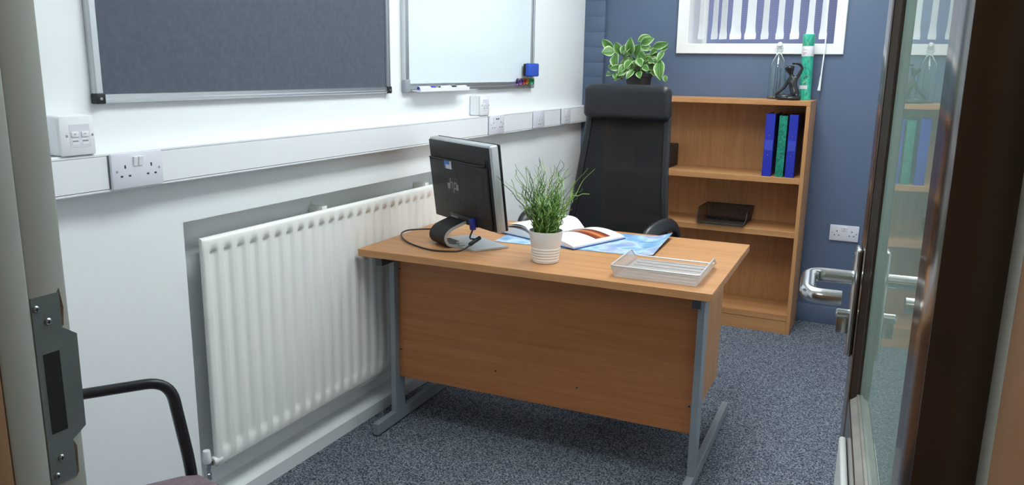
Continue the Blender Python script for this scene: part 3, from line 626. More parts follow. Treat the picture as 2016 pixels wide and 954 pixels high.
# ------------------------------------------------------------------ desk
DTH = 0.0248
dk = empty('office_desk', (0.0206, -2.3068, 0), DTH, 'beech wood office desk with grey steel cantilever legs', 'desk')
DWD, DDP, DZ = 1.27, 0.7656, 0.7202
bm = bm_new(); add_box(bm, 0, DWD, 0, DDP, DZ - 0.026, DZ, 0.0012, 1); obj('desktop', bm, 'wood_x', dk)
UY0, UY1 = 0.122, 0.188
def leg_frame(x0, x1, side):
    bm = bm_new(); add_box(bm, x0, x1, UY0, UY1, 0.048, DZ - 0.064, 0.0015, 1); u = obj('upright', bm, 'desk_steel', dk)
    bm = bm_new(); add_box(bm, x0 - 0.001, x1 + 0.001, -0.005, 0.80, 0.006, 0.052, 0.002, 1); obj('foot', bm, 'desk_steel', dk)
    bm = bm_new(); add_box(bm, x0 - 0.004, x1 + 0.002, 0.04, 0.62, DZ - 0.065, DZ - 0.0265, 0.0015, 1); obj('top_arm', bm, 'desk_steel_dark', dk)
    for yy in (0.02, 0.77): lathe('levelling_foot', [(0, 0), (0.009, 0), (0.009, 0.0065), (0, 0.0065)], ((x0 + x1) / 2, yy, 0), 'black_plastic', dk, 12)
leg_frame(0.052, 0.074, -1); leg_frame(1.2075, 1.2305, 1)
PY = 0.150
bm = bm_new(); add_box(bm, 0.0745, 1.2070, PY, PY + 0.018, 0.190, DZ - 0.0265, 0.0008, 1); mp = obj('modesty_panel', bm, 'wood_panel_shaded', dk)
for x, z, r in ((0.083, 0.622, 0.0035), (0.083, 0.302, 0.0035), (0.487, 0.284, 0.0035), (0.803, 0.280, 0.0048), (1.196, 0.287, 0.0055), (1.201, 0.628, 0.0045)):
    lathe('screw_cap', [(0, 0.0012), (r * 0.6, 0.001), (r * 0.62, 0.0015), (r, 0.0012), (r, 0)], (x, PY, z), 'hole_dark' if r < 0.0046 else 'strike_steel', mp, 14, ROTX(PI / 2))
    if r > 0.0046: lathe('screw_hole', [(0, 0.0018), (r * 0.6, 0.0018), (r * 0.6, 0)], (x, PY, z), 'hole_dark', mp, 12, ROTX(PI / 2))
bm = bm_new(); add_box(bm, 1.178, 1.2068, 0.135, PY - 0.0005, 0.655, DZ - 0.0265, 0.001); obj('corner_bracket', bm, 'desk_steel_dark', dk)
px0, px1, py0, py1, pz0, pz1 = 0.80, 1.203, 0.170, 0.632, 0.222, DZ - 0.0268
bm = bm_new(); th = 0.016
add_box(bm, px0, px0 + th, py0, py1, pz0, pz1); add_box(bm, px1 - th, px1, py0, py1, pz0, pz1); add_box(bm, px0 + th, px1 - th, py0, py1, pz0, pz0 + th); add_box(bm, px0 + th, px1 - th, py0, py0 + th, pz0 + th, pz1); add_box(bm, px0 + th, px1 - th, py0, py1, pz1 - th, pz1)
pd = obj('pedestal', bm, 'wood_z', dk)
for i in range(2):
    za = pz0 + 0.005 + i * 0.23; bm = bm_new(); add_box(bm, px0 + 0.002, px1 - 0.002, py1 + 0.001, py1 + 0.018, za, za + 0.225, 0.001); add_box(bm, px0 + 0.03, px1 - 0.03, py0 + 0.03, py1 + 0.001, za + 0.02, za + 0.15); obj('drawer', bm, 'wood_x', pd)
    bm = bm_new(); add_tube(bm, round_path([(0.95, py1 + 0.017, za + 0.17), (0.95, py1 + 0.045, za + 0.17), (1.06, py1 + 0.045, za + 0.17), (1.06, py1 + 0.017, za + 0.17)], 0.012), 0.005, 8); obj('drawer_handle', bm, 'satin_steel', pd, 60)

# ------------------------------------------------------------------ bookcase
KX0, KX1, KY0, KY1, KZ = 0.252, 1.3295, -0.317, -0.016, 1.2285
bk = empty('bookcase', ((KX0 + KX1) / 2, (KY0 + KY1) / 2, 0), 0, 'beech wood open bookcase standing against the blue wall', 'bookcase')
bko = Vector(((KX0 + KX1) / 2, (KY0 + KY1) / 2, 0))
def kb(nm, x0, x1, y0, y1, z0, z1, m): o = box(nm, x0, x1, y0, y1, z0, z1, m, bk, 0.0008, 1); o.location = -bko; return o
kb('top_panel', KX0, KX1, KY0, KY1, KZ - 0.024, KZ, 'wood_x')
kb('side_panel', KX0, KX0 + 0.019, KY0 + 0.001, KY1, 0, KZ - 0.0245, 'wood_z'); kb('side_panel', KX1 - 0.019, KX1, KY0 + 0.001, KY1, 0, KZ - 0.0245, 'wood_z')
for z, t_ in ((0.837, 0.030), (0.556, 0.031), (0.106, 0.034)): kb('shelf', KX0 + 0.0195, KX1 - 0.0195, KY0 + 0.002, KY1 - 0.011, z - t_, z, 'wood_x')
kb('plinth', KX0 + 0.0195, KX1 - 0.0195, KY0 + 0.004, KY0 + 0.022, 0, 0.0705, 'wood_x')
kb('back_panel', KX0 + 0.0195, KX1 - 0.0195, KY1 - 0.010, KY1, 0.04, KZ - 0.0245, 'wood_z')
# binders
def binder(x0, wd, z0, h, lean, m, label, lab=None):
    t = empty('ring_binder', (x0 + wd / 2, -0.3, z0), 0, label, 'binder', 'ring binders on the top shelf'); t.rotation_euler = (0, lean, 0)
    hw = wd / 2
    bm = bm_new(); add_box(bm, -hw, hw, 0.0, 0.003, 0, h, 0.001, 1); add_box(bm, -hw, -hw + 0.003, 0.003, 0.25, 0, h, 0.001, 1); add_box(bm, hw - 0.003, hw, 0.003, 0.25, 0, h, 0.001, 1); obj('cover', bm, m, t)
    for z in (h * 0.34, h * 0.66): lathe('rivet', [(0, 0.0015), (0.0022, 0.0012), (0.0028, 0)], (0, 0.0, z), 'chrome', t, 12, ROTX(PI / 2))
    if lab: bm = bm_new(); add_box(bm, -hw * 0.85, hw * 0.85, -0.0012, 0, h * 0.42, h * 0.58, 0.0003, 1); obj('label_pocket', bm, lab, t)
    bm = bm_new(); add_box(bm, -hw + 0.0035, hw - 0.0035, 0.03, 0.235, 0.004, h - 0.01); obj('papers', bm, 'hole_dark', t)
binder(1.118, 0.046, 0.8375, 0.322, 0.0, 'binder_blue', 'blue ring binder at the left of the three binders', 'binder_label')
binder(1.1845, 0.040, 0.8375, 0.314, 0.0, 'binder_green', 'marbled green ring binder between two blue binders')
binder(1.2335, 0.043, 0.8375, 0.321, 0.0, 'binder_blue', 'blue ring binder nearest the right side of the bookcase', 'binder_label')
# black box file behind the chair
bx_ = empty('document_case', (0.545, -0.18, 0.8375), 0, 'black case on the shelf partly hidden behind the desk chair', 'case')
bm = bm_new(); add_box(bm, -0.12, 0.068, -0.12, 0.12, 0, 0.125, 0.006, 2); obj('case_body', bm, 'box_black', bx_); bm = bm_new(); add_box(bm, 0.050, 0.066, -0.1212, -0.1198, 0.052, 0.074); obj('paper_tag', bm, 'paper', bx_)

# ------------------------------------------------------------------ letter trays
def mesh_sheet(bm, uvl, quad, thick=0.0008):
    vs = [bm.verts.new(q) for q in quad]; f = bm.faces.new(vs)
    a, b, d = Vector(quad[0]), Vector(quad[1]), Vector(quad[-1]); ex = (b - a).normalized(); n = ex.cross(d - a).normalized(); ey = n.cross(ex)
    for lp in f.loops: r = lp.vert.co - a; lp[uvl].uv = (r.dot(ex), r.dot(ey))
def letter_tray(name, loc, rz, wd, dp, hgt, label, mm, wm, back_high, group):
    """open side faces local +y; rim round the other three sides"""
    t = empty(name, loc, rz, label, 'letter tray', group)
    hw, b = wd / 2, 0.010
    bm = bm_new(); uvl = bm.loops.layers.uv.new('UVMap')
    x0, x1, y0, y1 = -hw + b, hw - b, b, dp
    mesh_sheet(bm, uvl, [(x0, y0, 0.002), (x1, y0, 0.002), (x1, y1, 0.002), (x0, y1, 0.002)])
    mesh_sheet(bm, uvl, [(-hw, 0, hgt), (hw, 0, hgt), (x1, y0, 0.002), (x0, y0, 0.002)])
    hs = hgt if not back_high else hgt
    yh = dp * 0.80
    mesh_sheet(bm, uvl, [(-hw, 0, hgt), (x0, y0, 0.002), (x0, y1, 0.002), (-hw, dp * 0.93, hs * 0.45), (-hw, yh, hs + 0.004)])
    mesh_sheet(bm, uvl, [(hw, 0, hgt), (hw, yh, hs + 0.004), (hw, dp * 0.93, hs * 0.45), (x1, y1, 0.002), (x1, y0, 0.002)])
    obj('mesh_basket', bm, mm, t, 20)
    bm = bm_new()
    path = round_path([(x1 + 0.002, y1, 0.012), (hw, dp * 0.93, hs * 0.45), (hw, yh, hs + 0.004), (hw, 0, hgt), (-hw, 0, hgt), (-hw, yh, hs + 0.004), (-hw, dp * 0.93, hs * 0.45), (x0 - 0.002, y1, 0.012), (x1 + 0.002, y1, 0.012)], 0.012, 5)
    add_tube(bm, path, 0.0027, 8); obj('rim_wire', bm, wm, t, 60)
    bm = bm_new()
    for i in range(7): yy = y0 + 0.03 + i * (y1 - y0 - 0.05) / 6; add_tube(bm, [(x0 + 0.012, yy, 0.0035), (x1 - 0.012, yy, 0.0035)], 0.0016, 6)
    obj('base_ribs', bm, wm, t, 60)
    return t
letter_tray('letter_tray', (1.0985, -2.2385, DZ + 0.0005), 0.02, 0.282, 0.295, 0.040, 'silver wire mesh letter tray at the right end of the desk', 'silver_mesh', 'tray_steel', False, None)
letter_tray('letter_tray', (0.928, -0.045, 0.5565), PI, 0.262, 0.285, 0.078, 'black wire mesh letter tray on the middle bookcase shelf', 'black_mesh', 'black_plastic', True, None)

# ------------------------------------------------------------------ things on top of the bookcase
# swing-top bottle
bt = empty('glass_bottle', (1.133, -0.13, KZ + 0.0005), 0, 'clear glass swing top bottle standing on the bookcase', 'bottle')
outp = [(0, 0), (0.040, 0), (0.0445, 0.004), (0.0445, 0.155), (0.043, 0.170), (0.036, 0.190), (0.024, 0.212), (0.0165, 0.226), (0.0135, 0.240), (0.0135, 0.262), (0.0155, 0.264), (0.0155, 0.272), (0.0125, 0.273)]
inp = [(0.0098, 0.272), (0.0098, 0.240), (0.0125, 0.227), (0.0205, 0.211), (0.0325, 0.189), (0.0395, 0.170), (0.041, 0.155), (0.041, 0.012), (0.036, 0.008), (0, 0.010)]
lathe('glass_body', outp + inp, (0, 0, 0), 'bottle_glass', bt, 40)
lathe('stopper', [(0, 0.266), (0.0092, 0.268), (0.011, 0.2745), (0.011, 0.288), (0.008, 0.293), (0, 0.294)], (0, 0, 0), 'pot_white', bt, 24)
bm = bm_new()
for s in (-1, 1): add_tube(bm, smooth_path([(s * 0.0155, -0.002, 0.246), (s * 0.018, -0.010, 0.252), (s * 0.0165, -0.004, 0.268), (s * 0.0125, 0, 0.284)], 4), 0.0010, 6)
for z in (0.245, 0.254): add_tube(bm, [(0.0148 * math.cos(a * PI / 8), 0.0148 * math.sin(a * PI / 8), z) for a in range(17)], 0.0010, 6)
add_tube(bm, [(-0.0165, -0.006, 0.262), (0, -0.017, 0.2585), (0.0165, -0.006, 0.262)], 0.0010, 6); obj('wire_bail', bm, 'wire_steel', bt, 60)
# seated figurine
def skin(name, verts, edges, radii, m, parent, root=0, sub=2):
    me = bpy.data.meshes.new(name); me.from_pydata(verts, edges, []); me.materials.append(MATS[m]); o = bpy.data.objects.new(name, me); col.objects.link(o); o.parent = parent
    md = o.modifiers.new('skin', 'SKIN'); md.use_smooth_shade = True
    sv = me.skin_vertices[0].data
    for v_, r in zip(sv, radii): v_.radius = r if isinstance(r, tuple) else (r, r)
    sv[root].use_root = True
    s = o.modifiers.new('sub', 'SUBSURF'); s.levels = sub; s.render_levels = sub
    return o
fg = empty('figurine', (1.206, -0.215, KZ + 0.0005), 0, 'black seated figurine with one arm bent over its head', 'figurine')
V = [(0.034, 0, 0.022), (0.026, 0, 0.050), (0.019, 0, 0.072), (0.014, 0, 0.100), (0.008, 0, 0.122), (0.004, 0, 0.134), (-0.004, -0.002, 0.158), (-0.006, -0.003, 0.176),
     (-0.006, 0.0, 0.098), (-0.020, -0.006, 0.066), (-0.042, -0.012, 0.042), (-0.062, -0.016, 0.024),
     (0.032, 0.0, 0.110), (0.044, 0, 0.128), (0.058, 0, 0.160), (0.048, -0.002, 0.178), (0.026, -0.004, 0.187), (0.006, -0.004, 0.183),
     (0.020, -0.016, 0.018), (-0.022, -0.030, 0.014), (-0.058, -0.022, 0.013), (-0.030, -0.045, 0.010), (0.012, -0.052, 0.010),
     (0.046, -0.014, 0.016), (0.060, -0.030, 0.012), (0.030, -0.056, 0.010), (-0.006, -0.058, 0.009)]
Ed = [(0, 1), (1, 2), (2, 3), (3, 4), (4, 5), (5, 6), (6, 7), (3, 8), (8, 9), (9, 10), (10, 11), (3, 12), (12, 13), (13, 14), (14, 15), (15, 16), (16, 17), (0, 18), (18, 19), (19, 20), (20, 21), (21, 22), (0, 23), (23, 24), (24, 25), (25, 26)]
Rr = [0.020, 0.0145, 0.0125, 0.0165, 0.0085, 0.0065, 0.0165, 0.0135, 0.0075, 0.006, 0.0052, 0.0042, 0.008, 0.0068, 0.0058, 0.0052, 0.0048, 0.0045, 0.0125, 0.0115, 0.009, 0.0085, 0.006, 0.012, 0.0105, 0.0085, 0.006]
skin('figure', V, Ed, [r * (1.3 if i in (4, 5) else 1.8 if i in (6, 7) else 1.65 if i in (1, 2, 3) else 1.38) for i, r in enumerate(Rr)], 'figure_black', fg)
# printed tube
tb = empty('cardboard_tube', (1.277, -0.11, KZ + 0.0005), 0, 'tall turquoise patterned cardboard tube with a white label', 'tube'); tb.rotation_euler = (0, math.radians(-1.2), 0)
lathe('tube_body', [(0, 0), (0.0295, 0), (0.0295, 0.300), (0.0302, 0.301), (0.0302, 0.331), (0.028, 0.333), (0, 0.333)], (0, 0, 0), 'tube_print', tb, 32)
lathe('label_band', [(0.0303, 0.222), (0.0306, 0.223), (0.0306, 0.272), (0.0303, 0.273)], (0, 0, 0), 'tube_label', tb, 32)
bm = bm_new()
for z, a0, a1 in ((0.262, 200, 212), (0.2545, 196, 246), (0.240, 196, 236), (0.2365, 196, 238), (0.231, 196, 220)):
    p = [(0.0308 * math.cos(math.radians(a)), 0.0308 * math.sin(math.radians(a)), z) for a in range(a0 + 30, a1 + 31, 4)]; add_tube(bm, p, 0.0008, 4)
obj('label_print', bm, 'tube_text', tb)
for a, z, tilt in ((285, 0.195, 0.5), (262, 0.165, -0.3), (275, 0.12, 0.6), (285, 0.118, 0.9), (258, 0.11, 0.2), (268, 0.085, 0.7), (290, 0.03, 0.5)):
    ca, sa = math.cos(math.radians(a)), math.sin(math.radians(a)); c = Vector((0.0297 * ca, 0.0297 * sa, z)); tx = Vector((-sa, ca, 0)); dr = (tx * math.sin(tilt) + Vector((0, 0, 1)) * math.cos(tilt)); s2 = (tx * math.cos(tilt) - Vector((0, 0, 1)) * math.sin(tilt))
    bm = bm_new(); vs = [bm.verts.new(c + dr * (0.008 * math.cos(t_)) + s2 * (0.0022 * math.sin(t_)) + Vector((ca, sa, 0)) * 0.0004) for t_ in [i * PI / 5 for i in range(10)]]; bm.faces.new(vs); obj('leaf_motif', bm, 'tube_leafmark', tb)
bm = bm_new(); add_lathe(bm, [(0.0298, 0.056), (0.0302, 0.0565), (0.0302, 0.074), (0.0298, 0.0745)], (0, 0, 0), 32)
bmesh.ops.delete(bm, geom=[v_ for v_ in bm.verts if not (v_.co.y < -0.004 and v_.co.x < 0.012)], context='VERTS'); obj('small_label', bm, 'tube_label', tb)

# variegated plant
pl = empty('potted_plant', (0.372, -0.165, KZ - 0.0), 0, 'leafy plant with cream edged leaves in a black pot behind the chair', 'plant')
# stands on a small dark stand beside the bookcase end (hidden by the chair): bookcase reaches under it
pl.location = (0.372, -0.165, 1.2285)
LV = [(0.238, -0.187, 1.48, 0.19, -0.214, 1.525, 0.029), (0.25, -0.194, 1.469, 0.198, -0.229, 1.462, 0.037), (0.286, -0.178, 1.454, 0.259, -0.196, 1.508, 0.033), (0.293, -0.192, 1.478, 0.343, -0.223, 1.489, 0.025), (0.344, -0.196, 1.452, 0.352, -0.233, 1.528, 0.033), (0.363, -0.178, 1.445, 0.39, -0.196, 1.497, 0.037), (0.366, -0.149, 1.525, 0.422, -0.139, 1.552, 0.025), (0.385, -0.156, 1.51, 0.448, -0.152, 1.536, 0.029), (0.387, -0.158, 1.495, 0.442, -0.156, 1.484, 0.025), (0.467, -0.188, 1.494, 0.547, -0.216, 1.51, 0.025), (0.501, -0.171, 1.498, 0.543, -0.181, 1.491, 0.025), (0.53, -0.185, 1.476, 0.508, -0.21, 1.423, 0.019), (0.515, -0.191, 1.424, 0.528, -0.221, 1.334, 0.037), (0.262, -0.194, 1.459, 0.277, -0.228, 1.387, 0.037), (0.28, -0.188, 1.379, 0.232, -0.216, 1.382, 0.029), (0.239, -0.149, 1.356, 0.279, -0.138, 1.32, 0.021), (0.336, -0.154, 1.436, 0.287, -0.149, 1.364, 0.041), (0.352, -0.156, 1.365, 0.303, -0.151, 1.345, 0.029), (0.365, -0.156, 1.35, 0.417, -0.152, 1.34, 0.037), (0.379, -0.189, 1.437, 0.414, -0.219, 1.396, 0.025), (0.388, -0.183, 1.46, 0.432, -0.206, 1.43, 0.037), (0.435, -0.166, 1.453, 0.496, -0.171, 1.442, 0.025), (0.427, -0.16, 1.416, 0.457, -0.16, 1.378, 0.045), (0.283, -0.153, 1.43, 0.328, -0.146, 1.461, 0.025), (0.399, -0.152, 1.37, 0.437, -0.143, 1.378, 0.016), (0.206, -0.195, 1.347, 0.243, -0.231, 1.34, 0.016), (0.235, -0.167, 1.313, 0.262, -0.173, 1.325, 0.016), (0.535, -0.163, 1.342, 0.542, -0.166, 1.312, 0.016), (0.472, -0.172, 1.386, 0.504, -0.184, 1.367, 0.016), (0.425, -0.19, 1.408, 0.464, -0.22, 1.43, 0.025), (0.332, -0.174, 1.399, 0.362, -0.188, 1.377, 0.029), (0.318, -0.195, 1.497, 0.306, -0.23, 1.462, 0.025), (0.433, -0.149, 1.469, 0.404, -0.137, 1.499, 0.025), (0.453, -0.152, 1.416, 0.476, -0.145, 1.394, 0.025)]
po = Vector(pl.location)
def leaf(bm, uvl, A, B, wd, roll, curl):
    A, B = Vector(A), Vector(B); d = B - A; L = d.length; t_ = d.normalized(); s = t_.cross(Vector((0, -1, 0.25))).normalized(); n = s.cross(t_).normalized()
    s = (Matrix.Rotation(roll, 3, t_) @ s); n = s.cross(t_); n = n if n.y < 0 else -n
    prof = [0.06, 0.62, 0.95, 1.0, 0.86, 0.55, 0.04]; N = len(prof); rows = []
    for i, q in enumerate(prof):
        u = i / (N - 1); c = A + d * u + n * (curl * L * math.sin(PI * u)); row = []
        for j in range(5):
            v_ = (j - 2) / 2.0; row.append((bm.verts.new(c + s * (v_ * q * wd * 0.5) + n * (abs(v_) * q * wd * 0.13)), 0.5 + v_ * 0.5, u))
        rows.append(row)
    for i in range(N - 1):
        for j in range(4):
            q = (rows[i][j], rows[i][j + 1], rows[i + 1][j + 1], rows[i + 1][j]); f = bm.faces.new([a[0] for a in q])
            for lp, a in zip(f.loops, q): lp[uvl].uv = (a[1], a[2])
lathe('plant_pot', [(0, 0), (0.058, 0), (0.072, 0.10), (0.078, 0.102), (0.079, 0.122), (0.074, 0.122), (0.070, 0.104), (0, 0.104)], (0.016, 0, 0), 'pot_black', pl, 28)
lathe('soil', [(0, 0.110), (0.05, 0.110), (0.070, 0.105)], (0.016, 0, 0), 'soil', pl, 24)
def put_leaf(A, B, wd, roll, curl):
    bm = bm_new(); uvl = bm.loops.layers.uv.new('UVMap'); leaf(bm, uvl, Vector(A) - po, Vector(B) - po, wd, roll, curl); me = bpy.data.meshes.new('leaf'); bm.to_mesh(me); bm.free(); me.materials.append(MATS['leaf_variegated'])
    for p in me.polygons: p.use_smooth = True
    obj('leaf', me, None, pl)
stem = bm_new(); rnd = random.Random(3)
for (ax, ay, az, bx, by, bz, wd) in LV:
    put_leaf((ax, ay, az), Vector((bx, by, bz)) + (Vector((bx, by, bz)) - Vector((ax, ay, az))) * 0.22, wd * 1.75, rnd.uniform(-0.5, 0.5), rnd.uniform(0.05, 0.16))
    root = Vector((0.388 + rnd.uniform(-0.035, 0.035), -0.165 + rnd.uniform(-0.03, 0.03), 1.338)) - po; tip = Vector((ax, ay, az)) - po
    mid = (root + tip) / 2 + Vector((0, 0, 0.03)); add_tube(stem, smooth_path([root, mid, tip], 4), 0.0015, 5)
for i in range(34):
    a = rnd.uniform(0, 2 * PI); r0 = rnd.uniform(0.01, 0.09); A = Vector((0.375 + r0 * math.cos(a), -0.16 + 0.5 * r0 * math.sin(a), 1.355 + rnd.uniform(0, 0.10))); dv = Vector((math.cos(a) * 0.055, rnd.uniform(-0.04, 0.03), rnd.uniform(-0.05, 0.035))); put_leaf(A, A + dv, rnd.uniform(0.03, 0.042), rnd.uniform(-0.6, 0.6), 0.12)
for (x0, z0, x1, z1, wd_) in ((0.34, 1.37, 0.29, 1.335, 0.034), (0.30, 1.385, 0.245, 1.372, 0.036), (0.375, 1.365, 0.345, 1.318, 0.036), (0.405, 1.36, 0.425, 1.322, 0.038), (0.325, 1.40, 0.30, 1.35, 0.04), (0.43, 1.39, 0.47, 1.362, 0.036), (0.265, 1.35, 0.282, 1.315, 0.026), (0.36, 1.42, 0.335, 1.37, 0.044), (0.40, 1.43, 0.43, 1.385, 0.042), (0.46, 1.43, 0.50, 1.41, 0.036)):
    put_leaf((x0, -0.225, z0), (x1, -0.262, z1), wd_, rnd.uniform(-0.4, 0.4), 0.12)
obj('stems', stem, 'leaf_stem', pl, 60)

# ------------------------------------------------------------------ things on the desk
# monitor: local x = right along its back seen from the doorway, local -y = towards the doorway, origin on the desk under it
MY = -0.5156; TL = 0.129
mon = empty('computer_monitor', (0.327, -2.048, DZ + 0.0005), MY, 'black flat computer monitor with silver rim seen from behind', 'monitor')
MM = T(0, 0, 0.797 - DZ) @ ROTX(TL)       # tilt: top leans towards the doorway
def mbox(nm, x0, x1, y0, y1, z0, z1, m, bev, parent, seg=2): bm = bm_new(); add_box(bm, x0, x1, y0, y1, z0, z1, bev, seg, MM); return obj(nm, bm, m, parent)
rim = mbox('rim', -0.214, 0.214, 0.0, 0.036, 0.0, 0.312, 'monitor_silver', 0.008, mon, 3)
mbox('front_bezel', -0.212, 0.212, 0.0362, 0.046, 0.001, 0.311, 'monitor_black', 0.004, mon)
mbox('screen', -0.190, 0.190, 0.0462, 0.0466, 0.028, 0.290, 'whiteboard', 0, mon)
bkp = mbox('back_cover', -0.208, 0.207, -0.006, 0.0005, 0.006, 0.305, 'monitor_black', 0.003, mon)
mbox('back_bulge', -0.206, 0.198, -0.014, -0.0055, 0.008, 0.236, 'monitor_black', 0.006, bkp, 3)
bm = bm_new(); add_tube(bm, round_path([(-0.204, -0.0125, 0.238), (0.150, -0.0125, 0.238), (0.192, -0.0125, 0.242), (0.197, -0.0125, 0.262)], 0.02, 5), 0.0028, 8); bm.transform(MM); obj('styling_ridge', bm, 'monitor_black', bkp, 60)
bm = bm_new()
for i in range(34): z = 0.052 + i * 0.0046; add_box(bm, 0.112, 0.166, -0.0152, -0.0138, z, z + 0.0022)
bm.transform(MM); obj('vent_slats', bm, 'black_plastic', bkp)
bm = bm_new(); add_box(bm, -0.090, -0.040, -0.0148, -0.0139, 0.206, 0.236); bm.transform(MM); st = obj('sticker', bm, 'sticker_white', bkp)
bm = bm_new(); add_box(bm, -0.090, -0.052, -0.0152, -0.0147, 0.222, 0.236); add_box(bm, -0.090, -0.082, -0.0152, -0.0147, 0.206, 0.222); bm.transform(MM); obj('sticker_print', bm, 'sticker_blue', bkp)
bm = bm_new(); add_box(bm, -0.085, 0.0, -0.0146, -0.0139, 0.118, 0.176); bm.transform(MM); obj('logo_plate', bm, 'black_plastic', bkp)
def text_mesh(body, size, depth, shear=0.0):
    c = bpy.data.curves.new('txt', 'FONT'); c.body = body; c.size = size; c.extrude = depth; c.shear = shear; c.align_x = 'CENTER'
    o = bpy.data.objects.new('txt', c); col.objects.link(o); bpy.context.view_layer.update(); me = bpy.data.meshes.new_from_object(o.evaluated_get(bpy.context.evaluated_depsgraph_get())); bpy.data.objects.remove(o); return me
me = text_mesh('hp', 0.060, 0.0006, 0.25); me.transform(MM @ T(-0.043, -0.0150, 0.132) @ ROTX(PI / 2)); me.materials.clear(); me.materials.append(MATS['logo_grey']); obj('logo_letters', me, None, bkp)
bm = bm_new(); add_box(bm, -0.082, -0.066, -0.0152, -0.0144, 0.130, 0.152); add_box(bm, -0.020, -0.004, -0.0152, -0.0144, 0.130, 0.152); bm.transform(MM); obj('logo_bars', bm, 'logo_grey', bkp)
bm = bm_new()
for x, z in ((-0.10, 0.188), (-0.010, 0.188), (-0.10, 0.085), (-0.010, 0.085)): add_lathe(bm, [(0, 0.001), (0.0035, 0.001), (0.0035, 0)], (x, -0.0138, z), 12, ROTX(PI / 2))
bm.transform(MM); obj('mount_holes', bm, 'hole_dark', bkp)
# ports recess and plugs
bm = bm_new(); add_box(bm, -0.09, 0.10, -0.0148, -0.010, 0.006, 0.036, 0.002); bm.transform(MM); obj('port_strip', bm, 'black_plastic', bkp)
bm = bm_new(); add_box(bm, -0.082, -0.035, -0.0155, -0.0145, 0.012, 0.026); bm.transform(MM); obj('power_inlet', bm, 'grey_plastic', bkp)
bm = bm_new(); add_box(bm, 0.072, 0.092, -0.032, -0.0145, -0.002, 0.040, 0.003); bm.transform(MM); obj('video_plug', bm, 'vga_blue', mon)
# curved stand: profile in local y-z, swept along x
pr_ = smooth_path([(0.0, 0.012, 0.098), (0.0, -0.030, 0.085), (0.0, -0.082, 0.066), (0.0, -0.103, 0.040), (0.0, -0.092, 0.014), (0.0, -0.060, 0.0055), (0.0, -0.02, 0.005)], 6)
def band(x0, x1, off, thick):
    bm = bm_new(); n = len(pr_); P1, P2 = [], []
    for i, p in enumerate(pr_):
        t_ = (pr_[min(i + 1, n - 1)] - pr_[max(i - 1, 0)]).normalized(); nn = Vector((0, -t_.z, t_.y))
        nn = nn if True else -nn
        P1.append(p + nn * off); P2.append(p + nn * (off + thick))
    for P in (P1, P2): pass
    rows = []
    for a, b in zip(P1, P2):
        za, zb = max(a.z, 0.0), max(b.z, 0.0)
        rows.append([bm.verts.new((x0, a.y, za)), bm.verts.new((x1, a.y, za)), bm.verts.new((x1, b.y, zb)), bm.verts.new((x0, b.y, zb))])
    for r, s in zip(rows, rows[1:]):
        for k_ in range(4): bm.faces.new((r[k_], r[(k_ + 1) % 4], s[(k_ + 1) % 4], s[k_]))
    bm.faces.new(rows[0][::-1]); bm.faces.new(rows[-1]); return bm
obj('stand_neck', band(-0.090, 0.020, -0.006, 0.012), 'monitor_black', mon, 40)
obj('stand_trim', band(0.020, 0.0245, -0.005, 0.010), 'monitor_silver', mon, 40)
bm = bm_new(); add_prism(bm, [(-0.095, -0.075), (0.025, -0.075), (0.06, -0.055), (0.125, -0.048), (0.135, 0.10), (-0.12, 0.10), (-0.12, -0.03)], 'z', 0.0, 0.0075); bmesh.ops.bevel(bm, geom=[e for e in bm.edges], offset=0.002, segments=2, affect='EDGES'); obj('stand_base', bm, 'monitor_silver', mon)
bm = bm_new(); add_box(bm, 0.015, 0.042, -0.055, -0.03, 0.0085, 0.019, 0.002); obj('cable_clip', bm, 'monitor_silver', mon)
# cable plugged into the monitor
mw = mon.matrix_basis if False else (T(*mon.location) @ ROTZ(MY))
plug = mw @ MM @ Vector((0.082, -0.024, 0.0))
co = Vector((0.2, -2.1, DZ))
pp = [plug, plug + Vector((-0.005, -0.012, -0.03)), Vector((0.40, -2.112, 0.757)), Vector((0.372, -2.16, 0.727)), (0.335, -2.193, 0.7245), (0.2718, -2.2063, 0.7245), (0.1887, -2.1775, 0.7245), (0.1037, -2.1259, 0.7265), (0.0461, -2.0636, 0.733), (0.029, -1.9972, 0.734), (0.045, -1.925, 0.728), (0.072, -1.88, 0.7245), (0.11, -1.86, 0.7245)]
bm = bm_new(); add_tube(bm, smooth_path([Vector(p) - co for p in pp], 6), 0.0032, 8); cb = obj('cable', bm, 'black_plastic', mon, 60); cb.matrix_parent_inverse = mw.inverted(); cb.location = co
q0 = Vector((0.412, -2.098, 0.766)) - co; q1 = Vector((0.386, -2.135, 0.742)) - co
bm = bm_new(); add_tube(bm, [q0, q0 + (q1 - q0) * 0.08, q0 + (q1 - q0) * 0.92, q1], 0.0075, 12, rad=[0.006, 0.0078, 0.0078, 0.006]); obj('ferrite_bead', bm, 'black_plastic', cb, 40)

